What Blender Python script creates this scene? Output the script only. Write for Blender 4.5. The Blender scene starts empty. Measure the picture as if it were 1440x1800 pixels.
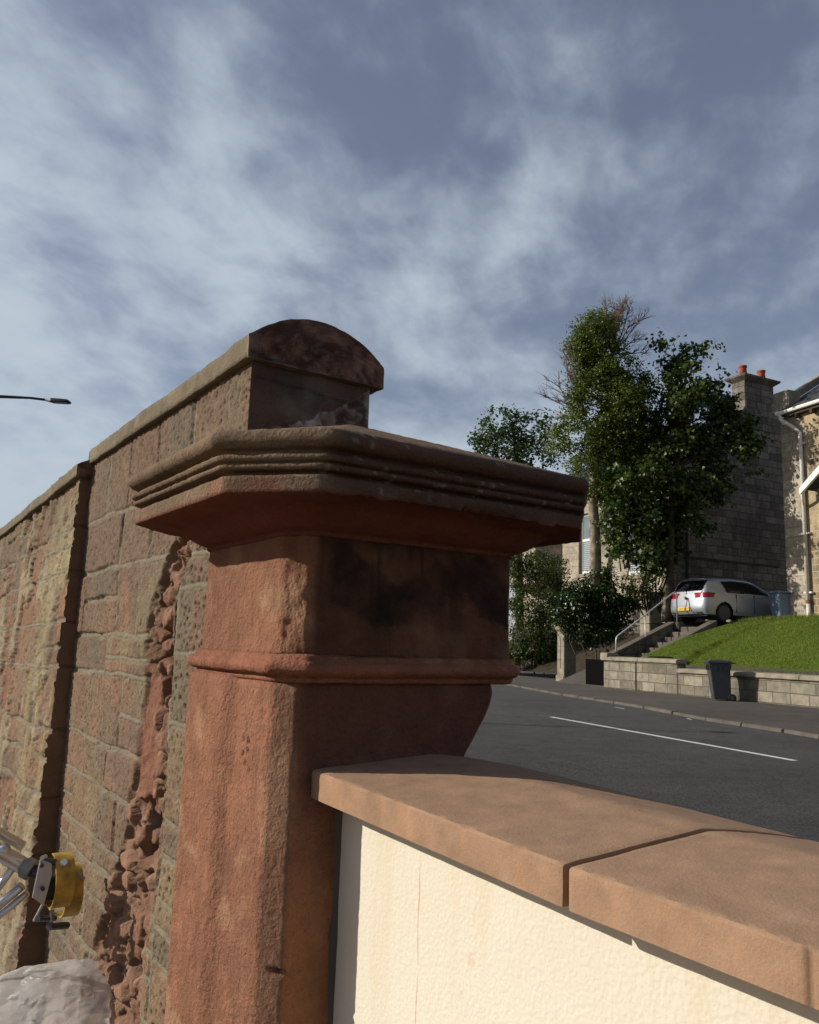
import bpy, bmesh, math, random
import numpy as np
from mathutils import Vector, Matrix
R = math.radians
random.seed(7)
rng = np.random.default_rng(11)
scene = bpy.context.scene
COL = scene.collection

# ------------------------------------------------------------------ camera
F = 1440.0
AZ, PITCH, ROLL = R(34.0), R(9.3), R(1.9)
fw = Vector((math.sin(AZ)*math.cos(PITCH), math.cos(AZ)*math.cos(PITCH), math.sin(PITCH)))
r0 = Vector((math.cos(AZ), -math.sin(AZ), 0)); u0 = r0.cross(fw)
RT = r0*math.cos(ROLL) + u0*math.sin(ROLL); UP = -r0*math.sin(ROLL) + u0*math.cos(ROLL)
cam_data = bpy.data.cameras.new('camera'); cam = bpy.data.objects.new('camera', cam_data); COL.objects.link(cam)
cam.matrix_world = Matrix(((RT.x, UP.x, -fw.x, 0), (RT.y, UP.y, -fw.y, 0), (RT.z, UP.z, -fw.z, 0), (0, 0, 0, 1)))
cam_data.sensor_fit = 'HORIZONTAL'; cam_data.sensor_width = 36; cam_data.lens = 36.0
cam_data.clip_start = 0.05; cam_data.clip_end = 2000
scene.camera = cam

# ------------------------------------------------------------------ world, sun, exposure
SUN_DIR = Vector((-math.sin(R(51)), math.cos(R(51)), 0))   # horizontal direction towards the sun
SUN_EL = R(25)
world = bpy.data.worlds.new("World"); scene.world = world; world.use_nodes = True
SEED = (5.5, 4.4)
def build_world():
    nt = world.node_tree; N = nt.nodes; Lk = nt.links; N.clear()
    out = N.new('ShaderNodeOutputWorld'); bg = N.new('ShaderNodeBackground')
    sky = N.new('ShaderNodeTexSky'); sky.sky_type = 'NISHITA'; sky.sun_disc = False
    sky.sun_elevation = SUN_EL; sky.sun_rotation = math.atan2(SUN_DIR.x, SUN_DIR.y)
    sky.air_density = 1.0; sky.dust_density = 0.6; sky.ozone_density = 2.0
    geo = N.new('ShaderNodeTexCoord')
    sep = N.new('ShaderNodeSeparateXYZ'); Lk.new(geo.outputs['Generated'], sep.inputs[0])
    def math_(op, a, b=None, c=None):
        m = N.new('ShaderNodeMath'); m.operation = op
        for i, v in enumerate((a, b, c)):
            if v is None: continue
            if isinstance(v, (int, float)): m.inputs[i].default_value = v
            else: Lk.new(v, m.inputs[i])
        return m.outputs[0]
    zc = math_('MAXIMUM', sep.outputs[2], 0.0)
    zd = math_('ADD', zc, 0.30)
    px = math_('DIVIDE', sep.outputs[0], zd); py = math_('DIVIDE', sep.outputs[1], zd)
    comb = N.new('ShaderNodeCombineXYZ'); Lk.new(px, comb.inputs[0]); Lk.new(py, comb.inputs[1])
    mp = N.new('ShaderNodeMapping'); mp.inputs['Rotation'].default_value = (0, 0, R(-34)); Lk.new(comb.outputs[0], mp.inputs[0])
    mp.inputs['Scale'].default_value = (1.0, 1.0, 1); mp.inputs['Location'].default_value = (3.3, 1.7, 0)
    def noise(scale, detail, rough, dist, src=None, sc=None, loc=None):
        n = N.new('ShaderNodeTexNoise'); n.inputs['Scale'].default_value = scale; n.inputs['Detail'].default_value = detail
        n.inputs['Roughness'].default_value = rough; n.inputs['Distortion'].default_value = dist
        s = mp.outputs[0]
        if sc:
            m2 = N.new('ShaderNodeMapping'); m2.inputs['Scale'].default_value = sc
            if loc: m2.inputs['Location'].default_value = loc
            Lk.new(s, m2.inputs[0]); s = m2.outputs[0]
        Lk.new(s, n.inputs['Vector']); return n.outputs['Fac']
    big = noise(1.35, 3, 0.45, 0.3, loc=(SEED[0], SEED[1], 0), sc=(1, 1, 1))
    mid = noise(3.8, 7, 0.52, 0.22, sc=(1.0, 1.1, 1), loc=(5, 2, 0))
    fin = noise(11, 7, 0.55, 0.30, sc=(0.8, 1.2, 1), loc=(1, 9, 0))
    s = math_('ADD', math_('MULTIPLY', big, 0.44), math_('MULTIPLY', mid, 0.50))
    s = math_('ADD', s, math_('MULTIPLY', fin, 0.20))
    # thin high veil is thicker low down, and to the left (towards the sun)
    hz = math_('MULTIPLY', math_('SUBTRACT', 0.6, zc), 0.06)
    s = math_('ADD', s, hz)
    dotl = N.new('ShaderNodeVectorMath'); dotl.operation = 'DOT_PRODUCT'; Lk.new(geo.outputs['Generated'], dotl.inputs[0])
    dotl.inputs[1].default_value = (-RT.x, -RT.y, -RT.z)
    s = math_('ADD', s, math_('MULTIPLY', dotl.outputs['Value'], 0.11))
    dotf = N.new('ShaderNodeVectorMath'); dotf.operation = 'DOT_PRODUCT'; Lk.new(geo.outputs['Generated'], dotf.inputs[0])
    dotf.inputs[1].default_value = (math.sin(AZ), math.cos(AZ), 0)
    s = math_('ADD', s, math_('MULTIPLY', math_('SUBTRACT', math_('MINIMUM', dotf.outputs['Value'], 0.6), 0.6), 0.22))   # unseen cloud behind the camera thinned to weaken fill on shaded faces
    ramp = N.new('ShaderNodeMapRange'); ramp.interpolation_type = 'SMOOTHSTEP'
    ramp.inputs['From Min'].default_value = 0.455; ramp.inputs['From Max'].default_value = 0.745
    ramp.inputs['To Min'].default_value = 0.12; ramp.inputs['To Max'].default_value = 1.0
    Lk.new(s, ramp.inputs['Value'])
    skm = N.new('ShaderNodeMix'); skm.data_type = 'RGBA'; skm.blend_type = 'MULTIPLY'; skm.inputs[0].default_value = 1
    Lk.new(sky.outputs[0], skm.inputs[6]); skm.inputs[7].default_value = (SKYT[0], SKYT[1], SKYT[2], 1)
    mix = N.new('ShaderNodeMix'); mix.data_type = 'RGBA'
    Lk.new(ramp.outputs[0], mix.inputs[0]); Lk.new(skm.outputs[2], mix.inputs[6]); mix.inputs[7].default_value = CLOUDC
    Lk.new(mix.outputs[2], bg.inputs[0]); bg.inputs[1].default_value = 0.08
    Lk.new(bg.outputs[0], out.inputs[0])
SKYT = (1.40, 1.12, 1.06); CLOUDC = (6.2, 7.2, 8.2, 1)
build_world()
sun_d = bpy.data.lights.new('sun', 'SUN'); sun_d.energy = 4.8; sun_d.angle = R(0.53); sun_d.color = (1.0, 0.93, 0.83)
sun = bpy.data.objects.new('sun', sun_d); COL.objects.link(sun)
sv = Vector((SUN_DIR.x*math.cos(SUN_EL), SUN_DIR.y*math.cos(SUN_EL), math.sin(SUN_EL)))
sun.rotation_euler = sv.to_track_quat('Z', 'Y').to_euler(); sun.location = (0, 0, 30)
scene.view_settings.view_transform = 'Standard'; scene.view_settings.look = 'None'
scene.view_settings.exposure = 0.0; scene.view_settings.gamma = 1.0
scene.render.engine = 'CYCLES'

# ------------------------------------------------------------------ helpers
KF = 1.0        # scale about the camera (the origin), baked into mesh vertices as they are built
K = 0.66  # foreground shrunk towards the camera, so its shadow stays off the visible road
def at(px, py, depth):            # point seen at a photo pixel, `depth` metres along the view axis
    return (fw + RT*((px-720)/F) - UP*((py-900)/F))*depth
def at_z(px, py, z):
    d = at(px, py, 1.0); return d*(z/d.z)
def noise3(p, seed=0):            # vectorised value noise, p (n,3) -> [-1,1]
    p = np.asarray(p, float); i = np.floor(p).astype(np.int64); f = p-i; f = f*f*(3-2*f)
    def h(x, y, z):
        n = (x*374761393 + y*668265263 + z*2147483647 + seed*1274126177) & 0xffffffff
        n = ((n ^ (n >> 13))*1274126177) & 0xffffffff
        n = ((n ^ (n >> 16))*2246822519) & 0xffffffff
        return ((n ^ (n >> 15)) & 0xffffff)/8388607.5 - 1
    x, y, z = i.T; r = 0
    for dx in (0, 1):
        wx = f[:, 0] if dx else 1-f[:, 0]
        for dy in (0, 1):
            wy = f[:, 1] if dy else 1-f[:, 1]
            for dz in (0, 1):
                wz = f[:, 2] if dz else 1-f[:, 2]
                r = r + wx*wy*wz*h(x+dx, y+dy, z+dz)
    return r
def fbm(p, scale, oct=4, seed=0, gain=0.5):
    p = np.asarray(p, float)*scale; a = 1; r = 0; t = 0
    for k in range(oct):
        r = r + a*noise3(p, seed+k*17); t += a; a *= gain; p = p*2.03+7.1
    return r/t
def worley(u, v, cell, seed=0, jit=0.9):      # distance (in cells) to the nearest of jittered points + a random value for it
    u = u/cell; v = v/cell; iu = np.floor(u).astype(np.int64); iv = np.floor(v).astype(np.int64)
    best = np.full(u.shape, 9.0); val = np.zeros(u.shape)
    for du in (-1, 0, 1):
        for dv in (-1, 0, 1):
            a = iu+du; b = iv+dv
            def h(k):
                n = (a*73856093 ^ b*19349663 ^ (seed+k)*83492791) & 0x7fffffff
                n = (n*1103515245+12345) & 0x7fffffff; n = ((n >> 7) ^ n) & 0xffff
                return n/65535.0
            cx = a+0.5+(h(1)-0.5)*jit; cy = b+0.5+(h(2)-0.5)*jit
            d = np.hypot(u-cx, v-cy); m = d < best
            best = np.where(m, d, best); val = np.where(m, h(3), val)
    return best, val
def sstep(a, b, x):
    t = np.clip((x-a)/(b-a), 0, 1); return t*t*(3-2*t)

def mesh_np(name, co, faces, mat, parent=None, smooth=True, colors=None, loc=None, link=True):
    """faces: (n,4) or (n,3) int array, or list of tuples"""
    me = bpy.data.meshes.new(name)
    co = np.asarray(co, np.float32)*KF
    if isinstance(faces, np.ndarray):
        n, k = faces.shape
        me.vertices.add(len(co)); me.vertices.foreach_set('co', co.ravel())
        me.loops.add(n*k); me.loops.foreach_set('vertex_index', faces.astype(np.int32).ravel())
        me.polygons.add(n); me.polygons.foreach_set('loop_start', np.arange(0, n*k, k, dtype=np.int32))
        try: me.polygons.foreach_set('loop_total', np.full(n, k, np.int32))
        except Exception: pass
        me.update(calc_edges=True)
    else:
        me.from_pydata([tuple(map(float, c)) for c in co], [], faces); me.update()
    me.validate()
    if smooth: me.polygons.foreach_set('use_smooth', np.ones(len(me.polygons), bool))
    if colors is not None:
        a = me.color_attributes.new('Col', 'FLOAT_COLOR', 'POINT')
        c = np.ones((len(co), 4), np.float32); c[:, :3] = colors; a.data.foreach_set('color', c.ravel())
    if mat: me.materials.append(mat)
    o = bpy.data.objects.new(name, me)
    if link: COL.objects.link(o)
    if parent: o.parent = parent
    if loc is not None: o.location = loc
    return o
def grid_faces(nu, nv, closed_u=False, off=0):
    mu = nu if closed_u else nu-1
    i = np.arange(mu)[:, None]; j = np.arange(nv-1)[None, :]
    a = i*nv+j; b = ((i+1) % nu)*nv+j
    return (np.stack([a, b, b+1, a+1], -1).reshape(-1, 4)+off)

class MB:
    def __init__(s): s.v = []; s.f = []
    def add(s, vs, fs):
        o = len(s.v); s.v += [tuple(v) for v in vs]; s.f += [tuple(i+o for i in f) for f in fs]; return s
    def box(s, x0, x1, y0, y1, z0, z1):
        return s.add([(x0,y0,z0),(x1,y0,z0),(x1,y1,z0),(x0,y1,z0),(x0,y0,z1),(x1,y0,z1),(x1,y1,z1),(x0,y1,z1)],
                     [(0,3,2,1),(4,5,6,7),(0,1,5,4),(1,2,6,5),(2,3,7,6),(3,0,4,7)])
    def hexa(s, p):   # 8 points like box order
        return s.add(p, [(0,3,2,1),(4,5,6,7),(0,1,5,4),(1,2,6,5),(2,3,7,6),(3,0,4,7)])
    def prism(s, poly, d):   # poly: list of 3D points, extruded by vector d
        n = len(poly); P = [Vector(p) for p in poly]; d = Vector(d)
        return s.add([*P, *[p+d for p in P]], [tuple(range(n))[::-1], tuple(range(n, 2*n))]+[(i, (i+1) % n, n+(i+1) % n, n+i) for i in range(n)])
    def tube(s, path, r, n=8, cap=True):
        P = [Vector(p) for p in path]; rr = r if isinstance(r, (list, tuple)) else [r]*len(P)
        vs = []; prev = None
        for i, p in enumerate(P):
            t = (P[min(i+1, len(P)-1)]-P[max(i-1, 0)]).normalized()
            a = prev if prev is not None else (Vector((0, 0, 1)) if abs(t.z) < 0.9 else Vector((1, 0, 0)))
            a = (a-t*a.dot(t)).normalized(); prev = a; b = t.cross(a)
            for k in range(n):
                th = 2*math.pi*k/n; vs.append(p+(a*math.cos(th)+b*math.sin(th))*rr[i])
        fs = [(i*n+k, i*n+(k+1) % n, (i+1)*n+(k+1) % n, (i+1)*n+k) for i in range(len(P)-1) for k in range(n)]
        if cap: fs += [tuple(range(n))[::-1], tuple(range((len(P)-1)*n, len(P)*n))]
        return s.add(vs, fs)
    def lathe(s, prof, c, axis='z', n=20):    # prof: (r, h)
        vs = []
        for r, h in prof:
            for k in range(n):
                th = 2*math.pi*k/n; a, b = r*math.cos(th), r*math.sin(th)
                v = (a, b, h) if axis == 'z' else ((h, a, b) if axis == 'x' else (a, h, b))
                vs.append((c[0]+v[0], c[1]+v[1], c[2]+v[2]))
        m = len(prof)
        fs = [(i*n+k, i*n+(k+1) % n, (i+1)*n+(k+1) % n, (i+1)*n+k) for i in range(m-1) for k in range(n)]
        fs += [tuple(range(n))[::-1], tuple(range((m-1)*n, m*n))]
        return s.add(vs, fs)
    def build(s, name, mat, parent=None, bevel=0, smooth=False, jitter=0, sub=0):
        me = bpy.data.meshes.new(name); me.from_pydata(s.v, [], s.f)
        bm = bmesh.new(); bm.from_mesh(me)
        bmesh.ops.recalc_face_normals(bm, faces=bm.faces)
        if bevel: bmesh.ops.bevel(bm, geom=bm.edges[:], offset=bevel, segments=2, affect='EDGES', clamp_overlap=True)
        if sub:
            for _ in range(sub): bmesh.ops.subdivide_edges(bm, edges=bm.edges[:], cuts=1, use_grid_fill=True)
        if jitter:
            co = np.array([v.co[:] for v in bm.verts]); d = np.stack([fbm(co, 2.2, 3, k) for k in (1, 5, 9)], 1)*jitter
            for v, q in zip(bm.verts, d): v.co += Vector(q)
        uvl = bm.loops.layers.uv.new('UVMap')
        for f in bm.faces:
            n = f.normal; ax = max(range(3), key=lambda k: abs(n[k])); f.smooth = smooth
            for l in f.loops:
                c = l.vert.co
                l[uvl].uv = (c.y, c.z) if ax == 0 else ((c.x, c.z) if ax == 1 else (c.x, c.y))
        if KF != 1:
            for v in bm.verts: v.co *= KF
        bm.to_mesh(me); bm.free()
        if mat: me.materials.append(mat)
        o = bpy.data.objects.new(name, me); COL.objects.link(o)
        if parent: o.parent = parent
        return o
def tag(o, label=None, cat=None, group=None, kind=None):
    if label: o['label'] = label
    if cat: o['category'] = cat
    if group: o['group'] = group
    if kind: o['kind'] = kind
    return o
def thing(name, label, cat, loc=(0, 0, 0), rotz=0, group=None):
    o = bpy.data.objects.new(name, None); COL.objects.link(o); o.location = loc; o.rotation_euler = (0, 0, rotz)
    o.empty_display_size = 0.2
    return tag(o, label, cat, group)
def copy_tree(o, parent=None):
    c = o.copy(); COL.objects.link(c); c.parent = parent
    for ch in list(o.children): copy_tree(ch, c)
    return c

# ------------------------------------------------------------------ materials
def lin(r, g, b):
    f = lambda c: (c/255/12.92) if c/255 <= 0.04045 else ((c/255+0.055)/1.055)**2.4
    return (f(r), f(g), f(b), 1)
CAM_SCALE = 1.0  # same scale about the camera, divided out of object texture coordinates
class NT:
    def __init__(s, name, rough=0.9, spec=0.3):
        s.m = bpy.data.materials.new(name); s.m.use_nodes = True; s.n = s.m.node_tree.nodes; s.l = s.m.node_tree.links
        s.b = s.n['Principled BSDF']; s.b.inputs['Roughness'].default_value = rough; s.b.inputs['Specular IOR Level'].default_value = spec
    def coord(s, kind='Object', scale=None):
        t = s.n.new('ShaderNodeTexCoord'); o = t.outputs[kind]
        if CAM_SCALE != 1 and kind == 'Object': scale = tuple(c/CAM_SCALE for c in (scale or (1, 1, 1)))
        if scale:
            m = s.n.new('ShaderNodeMapping'); m.inputs['Scale'].default_value = scale; s.l.new(o, m.inputs[0]); o = m.outputs[0]
        return o
    def noise(s, scale, detail=5, rough=0.55, src=None, dist=0):
        n = s.n.new('ShaderNodeTexNoise'); n.inputs['Scale'].default_value = scale; n.inputs['Detail'].default_value = detail
        n.inputs['Roughness'].default_value = rough; n.inputs['Distortion'].default_value = dist
        s.l.new(src or s.coord(), n.inputs['Vector']); return n.outputs['Fac']
    def vor(s, scale, feat='F1', src=None, out='Distance', rnd=1):
        n = s.n.new('ShaderNodeTexVoronoi'); n.feature = feat; n.inputs['Scale'].default_value = scale; n.inputs['Randomness'].default_value = rnd
        s.l.new(src or s.coord(), n.inputs['Vector']); return n.outputs[out]
    def ramp(s, src, stops):
        r = s.n.new('ShaderNodeValToRGB'); s.l.new(src, r.inputs[0]); e = r.color_ramp.elements
        while len(e) < len(stops): e.new(0.5)
        for k, (p, c) in zip(e, stops): k.position = p; k.color = c if len(c) == 4 else (*c, 1)
        return r.outputs[0]
    def rng(s, src, a, b, c=0, d=1):
        r = s.n.new('ShaderNodeMapRange'); s.l.new(src, r.inputs[0])
        for i, v in enumerate((a, b, c, d)): r.inputs[i+1].default_value = v
        return r.outputs[0]
    def mth(s, op, a, b=None):
        m = s.n.new('ShaderNodeMath'); m.operation = op
        for i, v in enumerate((a, b)):
            if v is None: continue
            if isinstance(v, (int, float)): m.inputs[i].default_value = v
            else: s.l.new(v, m.inputs[i])
        return m.outputs[0]
    def mix(s, fac, a, b, mode='MIX'):
        m = s.n.new('ShaderNodeMix'); m.data_type = 'RGBA'; m.blend_type = mode
        for i, v in ((0, fac), (6, a), (7, b)):
            if isinstance(v, (int, float)): m.inputs[i].default_value = v
            elif isinstance(v, tuple): m.inputs[i].default_value = v if len(v) == 4 else (*v, 1)
            else: s.l.new(v, m.inputs[i])
        return m.outputs[2]
    def color(s, c):
        if isinstance(c, tuple): s.b.inputs['Base Color'].default_value = c if len(c) == 4 else (*c, 1)
        else: s.l.new(c, s.b.inputs['Base Color'])
        return s
    def bump(s, h, strength=0.4, dist=0.01, prev=None):
        b = s.n.new('ShaderNodeBump'); b.inputs['Strength'].default_value = strength; b.inputs['Distance'].default_value = dist
        s.l.new(h, b.inputs['Height'])
        if prev is not None: s.l.new(prev, b.inputs['Normal'])
        s.l.new(b.outputs[0], s.b.inputs['Normal']); return b.outputs[0]
    def attr(s, name='Col'):
        a = s.n.new('ShaderNodeAttribute'); a.attribute_name = name; return a.outputs['Color']
def gray(v): return (v, v, v, 1)

def mat_vcol(name, grain=0.35, fine=150, var=0.22):      # colour from the mesh + grain
    t = NT(name, 0.92, 0.2); n1 = t.noise(fine, 6, 0.65); n2 = t.noise(9, 5, 0.6)
    c = t.mix(1.0, t.attr(), t.ramp(n1, [(0.2, gray(1-var)), (0.8, gray(1+var))]), 'MULTIPLY')
    c = t.mix(1.0, c, t.ramp(n2, [(0.25, gray(0.82)), (0.75, gray(1.16))]), 'MULTIPLY')
    t.color(c); b = t.bump(n1, grain, 0.012); t.bump(t.noise(fine*0.45, 4, 0.6), grain, 0.014, b)
    return t.m
def mat_plain(name, c, rough=0.6, metal=0, var=0.1, scale=8, spec=0.4, bump=0):
    t = NT(name, rough, spec); t.b.inputs['Metallic'].default_value = metal
    n = t.noise(scale, 5, 0.6); col = t.mix(1.0, c, t.ramp(n, [(0.25, gray(1-var)), (0.75, gray(1+var))]), 'MULTIPLY')
    t.color(col)
    if bump: t.bump(n, bump, 0.01)
    return t.m
def mat_ashlar(name, c1, c2, mortar, bw=0.5, bh=0.25, msize=0.012, bump=0.6, stain=(0.03, 0.03, 0.028), stain_amt=0.6, rough_scale=5):
    t = NT(name, 0.92, 0.2); uv = t.coord('UV')
    nn = t.n.new('ShaderNodeTexNoise'); nn.inputs['Scale'].default_value = 1.5; t.l.new(uv, nn.inputs['Vector'])
    va = t.n.new('ShaderNodeVectorMath'); va.operation = 'MULTIPLY_ADD'; t.l.new(nn.outputs['Color'], va.inputs[0]); va.inputs[1].default_value = (0.05, 0.05, 0); t.l.new(uv, va.inputs[2])
    br = t.n.new('ShaderNodeTexBrick'); t.l.new(va.outputs[0], br.inputs['Vector']); br.inputs['Scale'].default_value = 1
    br.inputs['Brick Width'].default_value = bw; br.inputs['Row Height'].default_value = bh; br.inputs['Mortar Size'].default_value = msize
    br.inputs['Color1'].default_value = (0, 0, 0, 1); br.inputs['Color2'].default_value = (1, 1, 1, 1); br.inputs['Mortar'].default_value = (0.5, 0.5, 0.5, 1)
    br.inputs['Mortar Smooth'].default_value = 0.3; br.offset_frequency = 2; br.squash = 1.35; br.squash_frequency = 3
    col = t.mix(br.outputs['Color'], c1, c2)
    n = t.noise(rough_scale, 7, 0.65, t.coord()); col = t.mix(1.0, col, t.ramp(n, [(0.25, gray(0.62)), (0.75, gray(1.35))]), 'MULTIPLY')
    st = t.noise(0.9, 6, 0.65, t.coord('Object', (1, 1, 0.35)), 1.0)
    col = t.mix(t.mth('MULTIPLY', t.rng(st, 0.48, 0.68), stain_amt), col, stain)
    col = t.mix(br.outputs['Fac'], col, mortar); t.color(col)
    hgt = t.mth('SUBTRACT', t.mth('MULTIPLY', n, 0.5), br.outputs['Fac'])
    t.bump(hgt, bump, 0.02); return t.m

M = {}
CAM_SCALE = K
M['stone'] = mat_vcol('weathered_stone', 0.5, 130, 0.28)
M['redstone'] = mat_vcol('red_sandstone', 0.7, 110, 0.20)
M['copestone'] = mat_vcol('coping_stone', 0.16, 240, 0.14)
def mat_roughcast():
    t = NT('cream_render', 0.95, 0.15); o = t.coord()
    base = t.mix(t.noise(3.5, 5, 0.6), (0.69, 0.63, 0.49), (0.74, 0.69, 0.56))
    st = t.noise(2.2, 6, 0.7, t.coord('Object', (1, 3.0, 0.4)), 0.6)
    base = t.mix(t.rng(st, 0.5, 0.75, 0, 0.4), base, (0.60, 0.48, 0.30))
    spk = t.rng(t.noise(55, 3, 0.6), 0.72, 0.80); base = t.mix(t.mth('MULTIPLY', spk, 0.5), base, (0.45, 0.36, 0.24))
    sp = t.n.new('ShaderNodeSeparateXYZ'); t.l.new(o, sp.inputs[0])
    wob = t.mth('MULTIPLY', t.mth('SUBTRACT', t.noise(4, 3, 0.5), 0.5), 0.03)
    d = t.mth('ABSOLUTE', t.mth('SUBTRACT', t.mth('ADD', sp.outputs[1], wob), 2.13))
    m = t.mth('MULTIPLY', t.rng(d, 0.0035, 0.001), t.rng(t.noise(5, 4, 0.7), 0.38, 0.55)); base = t.mix(m, base, (0.55, 0.27, 0.17))
    rs = t.mth('MULTIPLY', t.rng(t.noise(1.7, 4, 0.7), 0.60, 0.66), t.rng(t.noise(16, 4, 0.7), 0.60, 0.66))
    base = t.mix(t.mth('MULTIPLY', rs, 0.35), base, (0.62, 0.34, 0.22))
    t.color(base)
    v = t.vor(95, 'SMOOTH_F1'); n2 = t.noise(60, 4, 0.55)
    b = t.bump(n2, 0.26, 0.0045); t.bump(v, 0.24, 0.003, b); return t.m
M['cream'] = mat_roughcast()
CAM_SCALE = 1.0
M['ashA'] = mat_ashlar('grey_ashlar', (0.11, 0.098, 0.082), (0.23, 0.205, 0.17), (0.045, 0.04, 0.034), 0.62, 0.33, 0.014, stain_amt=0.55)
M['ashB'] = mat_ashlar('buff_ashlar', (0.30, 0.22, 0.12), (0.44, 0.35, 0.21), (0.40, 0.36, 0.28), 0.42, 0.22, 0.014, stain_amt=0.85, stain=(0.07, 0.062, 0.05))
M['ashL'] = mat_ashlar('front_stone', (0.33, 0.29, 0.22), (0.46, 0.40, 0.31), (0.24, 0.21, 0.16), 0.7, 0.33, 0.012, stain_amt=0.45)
M['ashW'] = mat_ashlar('street_wall_stone', (0.15, 0.135, 0.10), (0.29, 0.26, 0.195), (0.11, 0.10, 0.075), 0.55, 0.27, 0.014, stain_amt=0.45)
M['dress'] = mat_plain('dressed_stone', (0.25, 0.225, 0.165, 1), 0.9, 0, 0.4, 3.5, 0.2, 0.4)
M['white'] = mat_plain('white_paint', (0.75, 0.74, 0.70, 1), 0.5, 0, 0.08, 6)
M['whitep'] = mat_plain('white_pipe', (0.62, 0.60, 0.55, 1), 0.5, 0, 0.22, 4)
M['rust'] = mat_plain('rusty_iron', (0.22, 0.09, 0.06, 1), 0.8, 0, 0.3, 14)
M['terracotta'] = mat_plain('terracotta', (0.34, 0.085, 0.05, 1), 0.85, 0, 0.2, 9)
M['galv'] = mat_plain('galvanised_steel', (0.50, 0.52, 0.52, 1), 0.45, 0.3, 0.1, 20)
M['alu'] = mat_plain('aluminium', (0.62, 0.62, 0.61, 1), 0.32, 0.85, 0.08, 12)
M['steel'] = mat_plain('dull_steel', (0.30, 0.29, 0.27, 1), 0.5, 0.6, 0.2, 25)
M['darksteel'] = mat_plain('dark_steel', (0.06, 0.06, 0.07, 1), 0.4, 0.3, 0.2, 25)
M['yellow'] = mat_plain('yellow_paint', (0.42, 0.27, 0.04, 1), 0.5, 0, 0.6, 16, 0.5)
M['lampgrey'] = mat_plain('lamp_grey', (0.035, 0.042, 0.05, 1), 0.5, 0.2, 0.1, 12)
M['lampglass'] = mat_plain('lamp_lens', (0.20, 0.19, 0.20, 1), 0.2, 0, 0.05, 12)
M['binblack'] = mat_plain('grey_plastic', (0.034, 0.040, 0.045, 1), 0.42, 0, 0.15, 6, 0.45)
M['binblue'] = mat_plain('blue_plastic', (0.13, 0.20, 0.27, 1), 0.45, 0, 0.15, 6, 0.45)
M['rubber'] = mat_plain('rubber', (0.012, 0.012, 0.012, 1), 0.8, 0, 0.15, 20)
M['hub'] = mat_plain('wheel_hub', (0.06, 0.06, 0.063, 1), 0.5, 0.2, 0.1, 10)
M['carsilver'] = mat_plain('silver_car_paint', (0.36, 0.39, 0.42, 1), 0.34, 0.45, 0.02, 3, 0.6)
M['carblack'] = mat_plain('black_car_paint', (0.01, 0.01, 0.012, 1), 0.25, 0.1, 0.05, 3, 0.6)
M['carglass'] = mat_plain('dark_car_glass', (0.006, 0.007, 0.008, 1), 0.08, 0, 0.02, 3, 0.5)
M['cartrim'] = mat_plain('black_trim', (0.012, 0.012, 0.013, 1), 0.6, 0, 0.02, 3)
M['carblackm'] = mat_plain('matt_black', (0.004, 0.004, 0.004, 1), 0.95, 0, 0.02, 3, 0.05)
M['tail'] = mat_plain('red_lens', (0.25, 0.006, 0.015, 1), 0.2, 0, 0.05, 3)
M['plate'] = mat_plain('yellow_plate', (0.80, 0.48, 0.05, 1), 0.5, 0, 0.05, 3)
M['ink'] = mat_plain('black_ink', (0.02, 0.02, 0.02, 1), 0.6, 0, 0.02, 3)
M['slate'] = mat_ashlar('roof_slate', (0.045, 0.047, 0.052), (0.075, 0.075, 0.08), (0.02, 0.02, 0.02), 0.28, 0.2, 0.01, 0.5, stain_amt=0.2)
M['winglass'] = mat_plain('window_glass', (0.16, 0.20, 0.22, 1), 0.08, 0, 0.3, 1.5, 0.7)
M['bayblue'] = mat_plain('blue_grey_frame', (0.16, 0.22, 0.30, 1), 0.5, 0, 0.08, 5)
M['blind'] = mat_plain('blind_slats', (0.35, 0.40, 0.43, 1), 0.6, 0, 0.1, 5)
def mat_asphalt(name, dark, light, speck=0.5):
    t = NT(name, 0.88, 0.3); a = t.vor(90); n = t.noise(70, 6, 0.85); big = t.noise(0.35, 6, 0.6); mid = t.noise(3, 6, 0.7)
    c = t.mix(t.rng(n, 0.40, 0.62), dark, light)
    c = t.mix(t.mth('MULTIPLY', t.rng(t.vor(38, out='Distance'), 0.14, 0.05), speck), c, (0.20, 0.18, 0.15))
    c = t.mix(1.0, c, t.ramp(big, [(0.3, gray(0.80)), (0.7, gray(1.22))]), 'MULTIPLY')
    c = t.mix(1.0, c, t.ramp(mid, [(0.3, gray(0.80)), (0.7, gray(1.22))]), 'MULTIPLY')
    c = t.mix(t.rng(t.noise(0.6, 5, .6, t.coord('Object', (0.25, 1, 1))), .52, .60, 0, .25), c, (0.09, 0.085, 0.078, 1))
    t.color(c); b = t.bump(t.noise(40, 6, 0.85), 1.0, 0.05); t.bump(a, 0.5, 0.012, b); return t.m
M['asphalt'] = mat_asphalt('asphalt', (0.020, 0.020, 0.020, 1), (0.175, 0.172, 0.160, 1))
M['paving'] = mat_asphalt('pavement', (0.082, 0.073, 0.063, 1), (0.155, 0.136, 0.116, 1), 0.25)
M['kerb'] = mat_plain('kerb_stone', (0.115, 0.10, 0.082, 1), 0.9, 0, 0.35, 2.5, 0.2, 0.3)
M['line'] = mat_plain('road_paint', (0.66, 0.65, 0.60, 1), 0.7, 0, 0.25, 22)
M['litter'] = mat_plain('leaf_litter', (0.040, 0.032, 0.020, 1), 0.95, 0, 0.5, 4, 0.2, 0.6)
M['earth'] = mat_plain('bare_earth', (0.10, 0.075, 0.05, 1), 0.95, 0, 0.4, 3, 0.2, 0.6)
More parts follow.
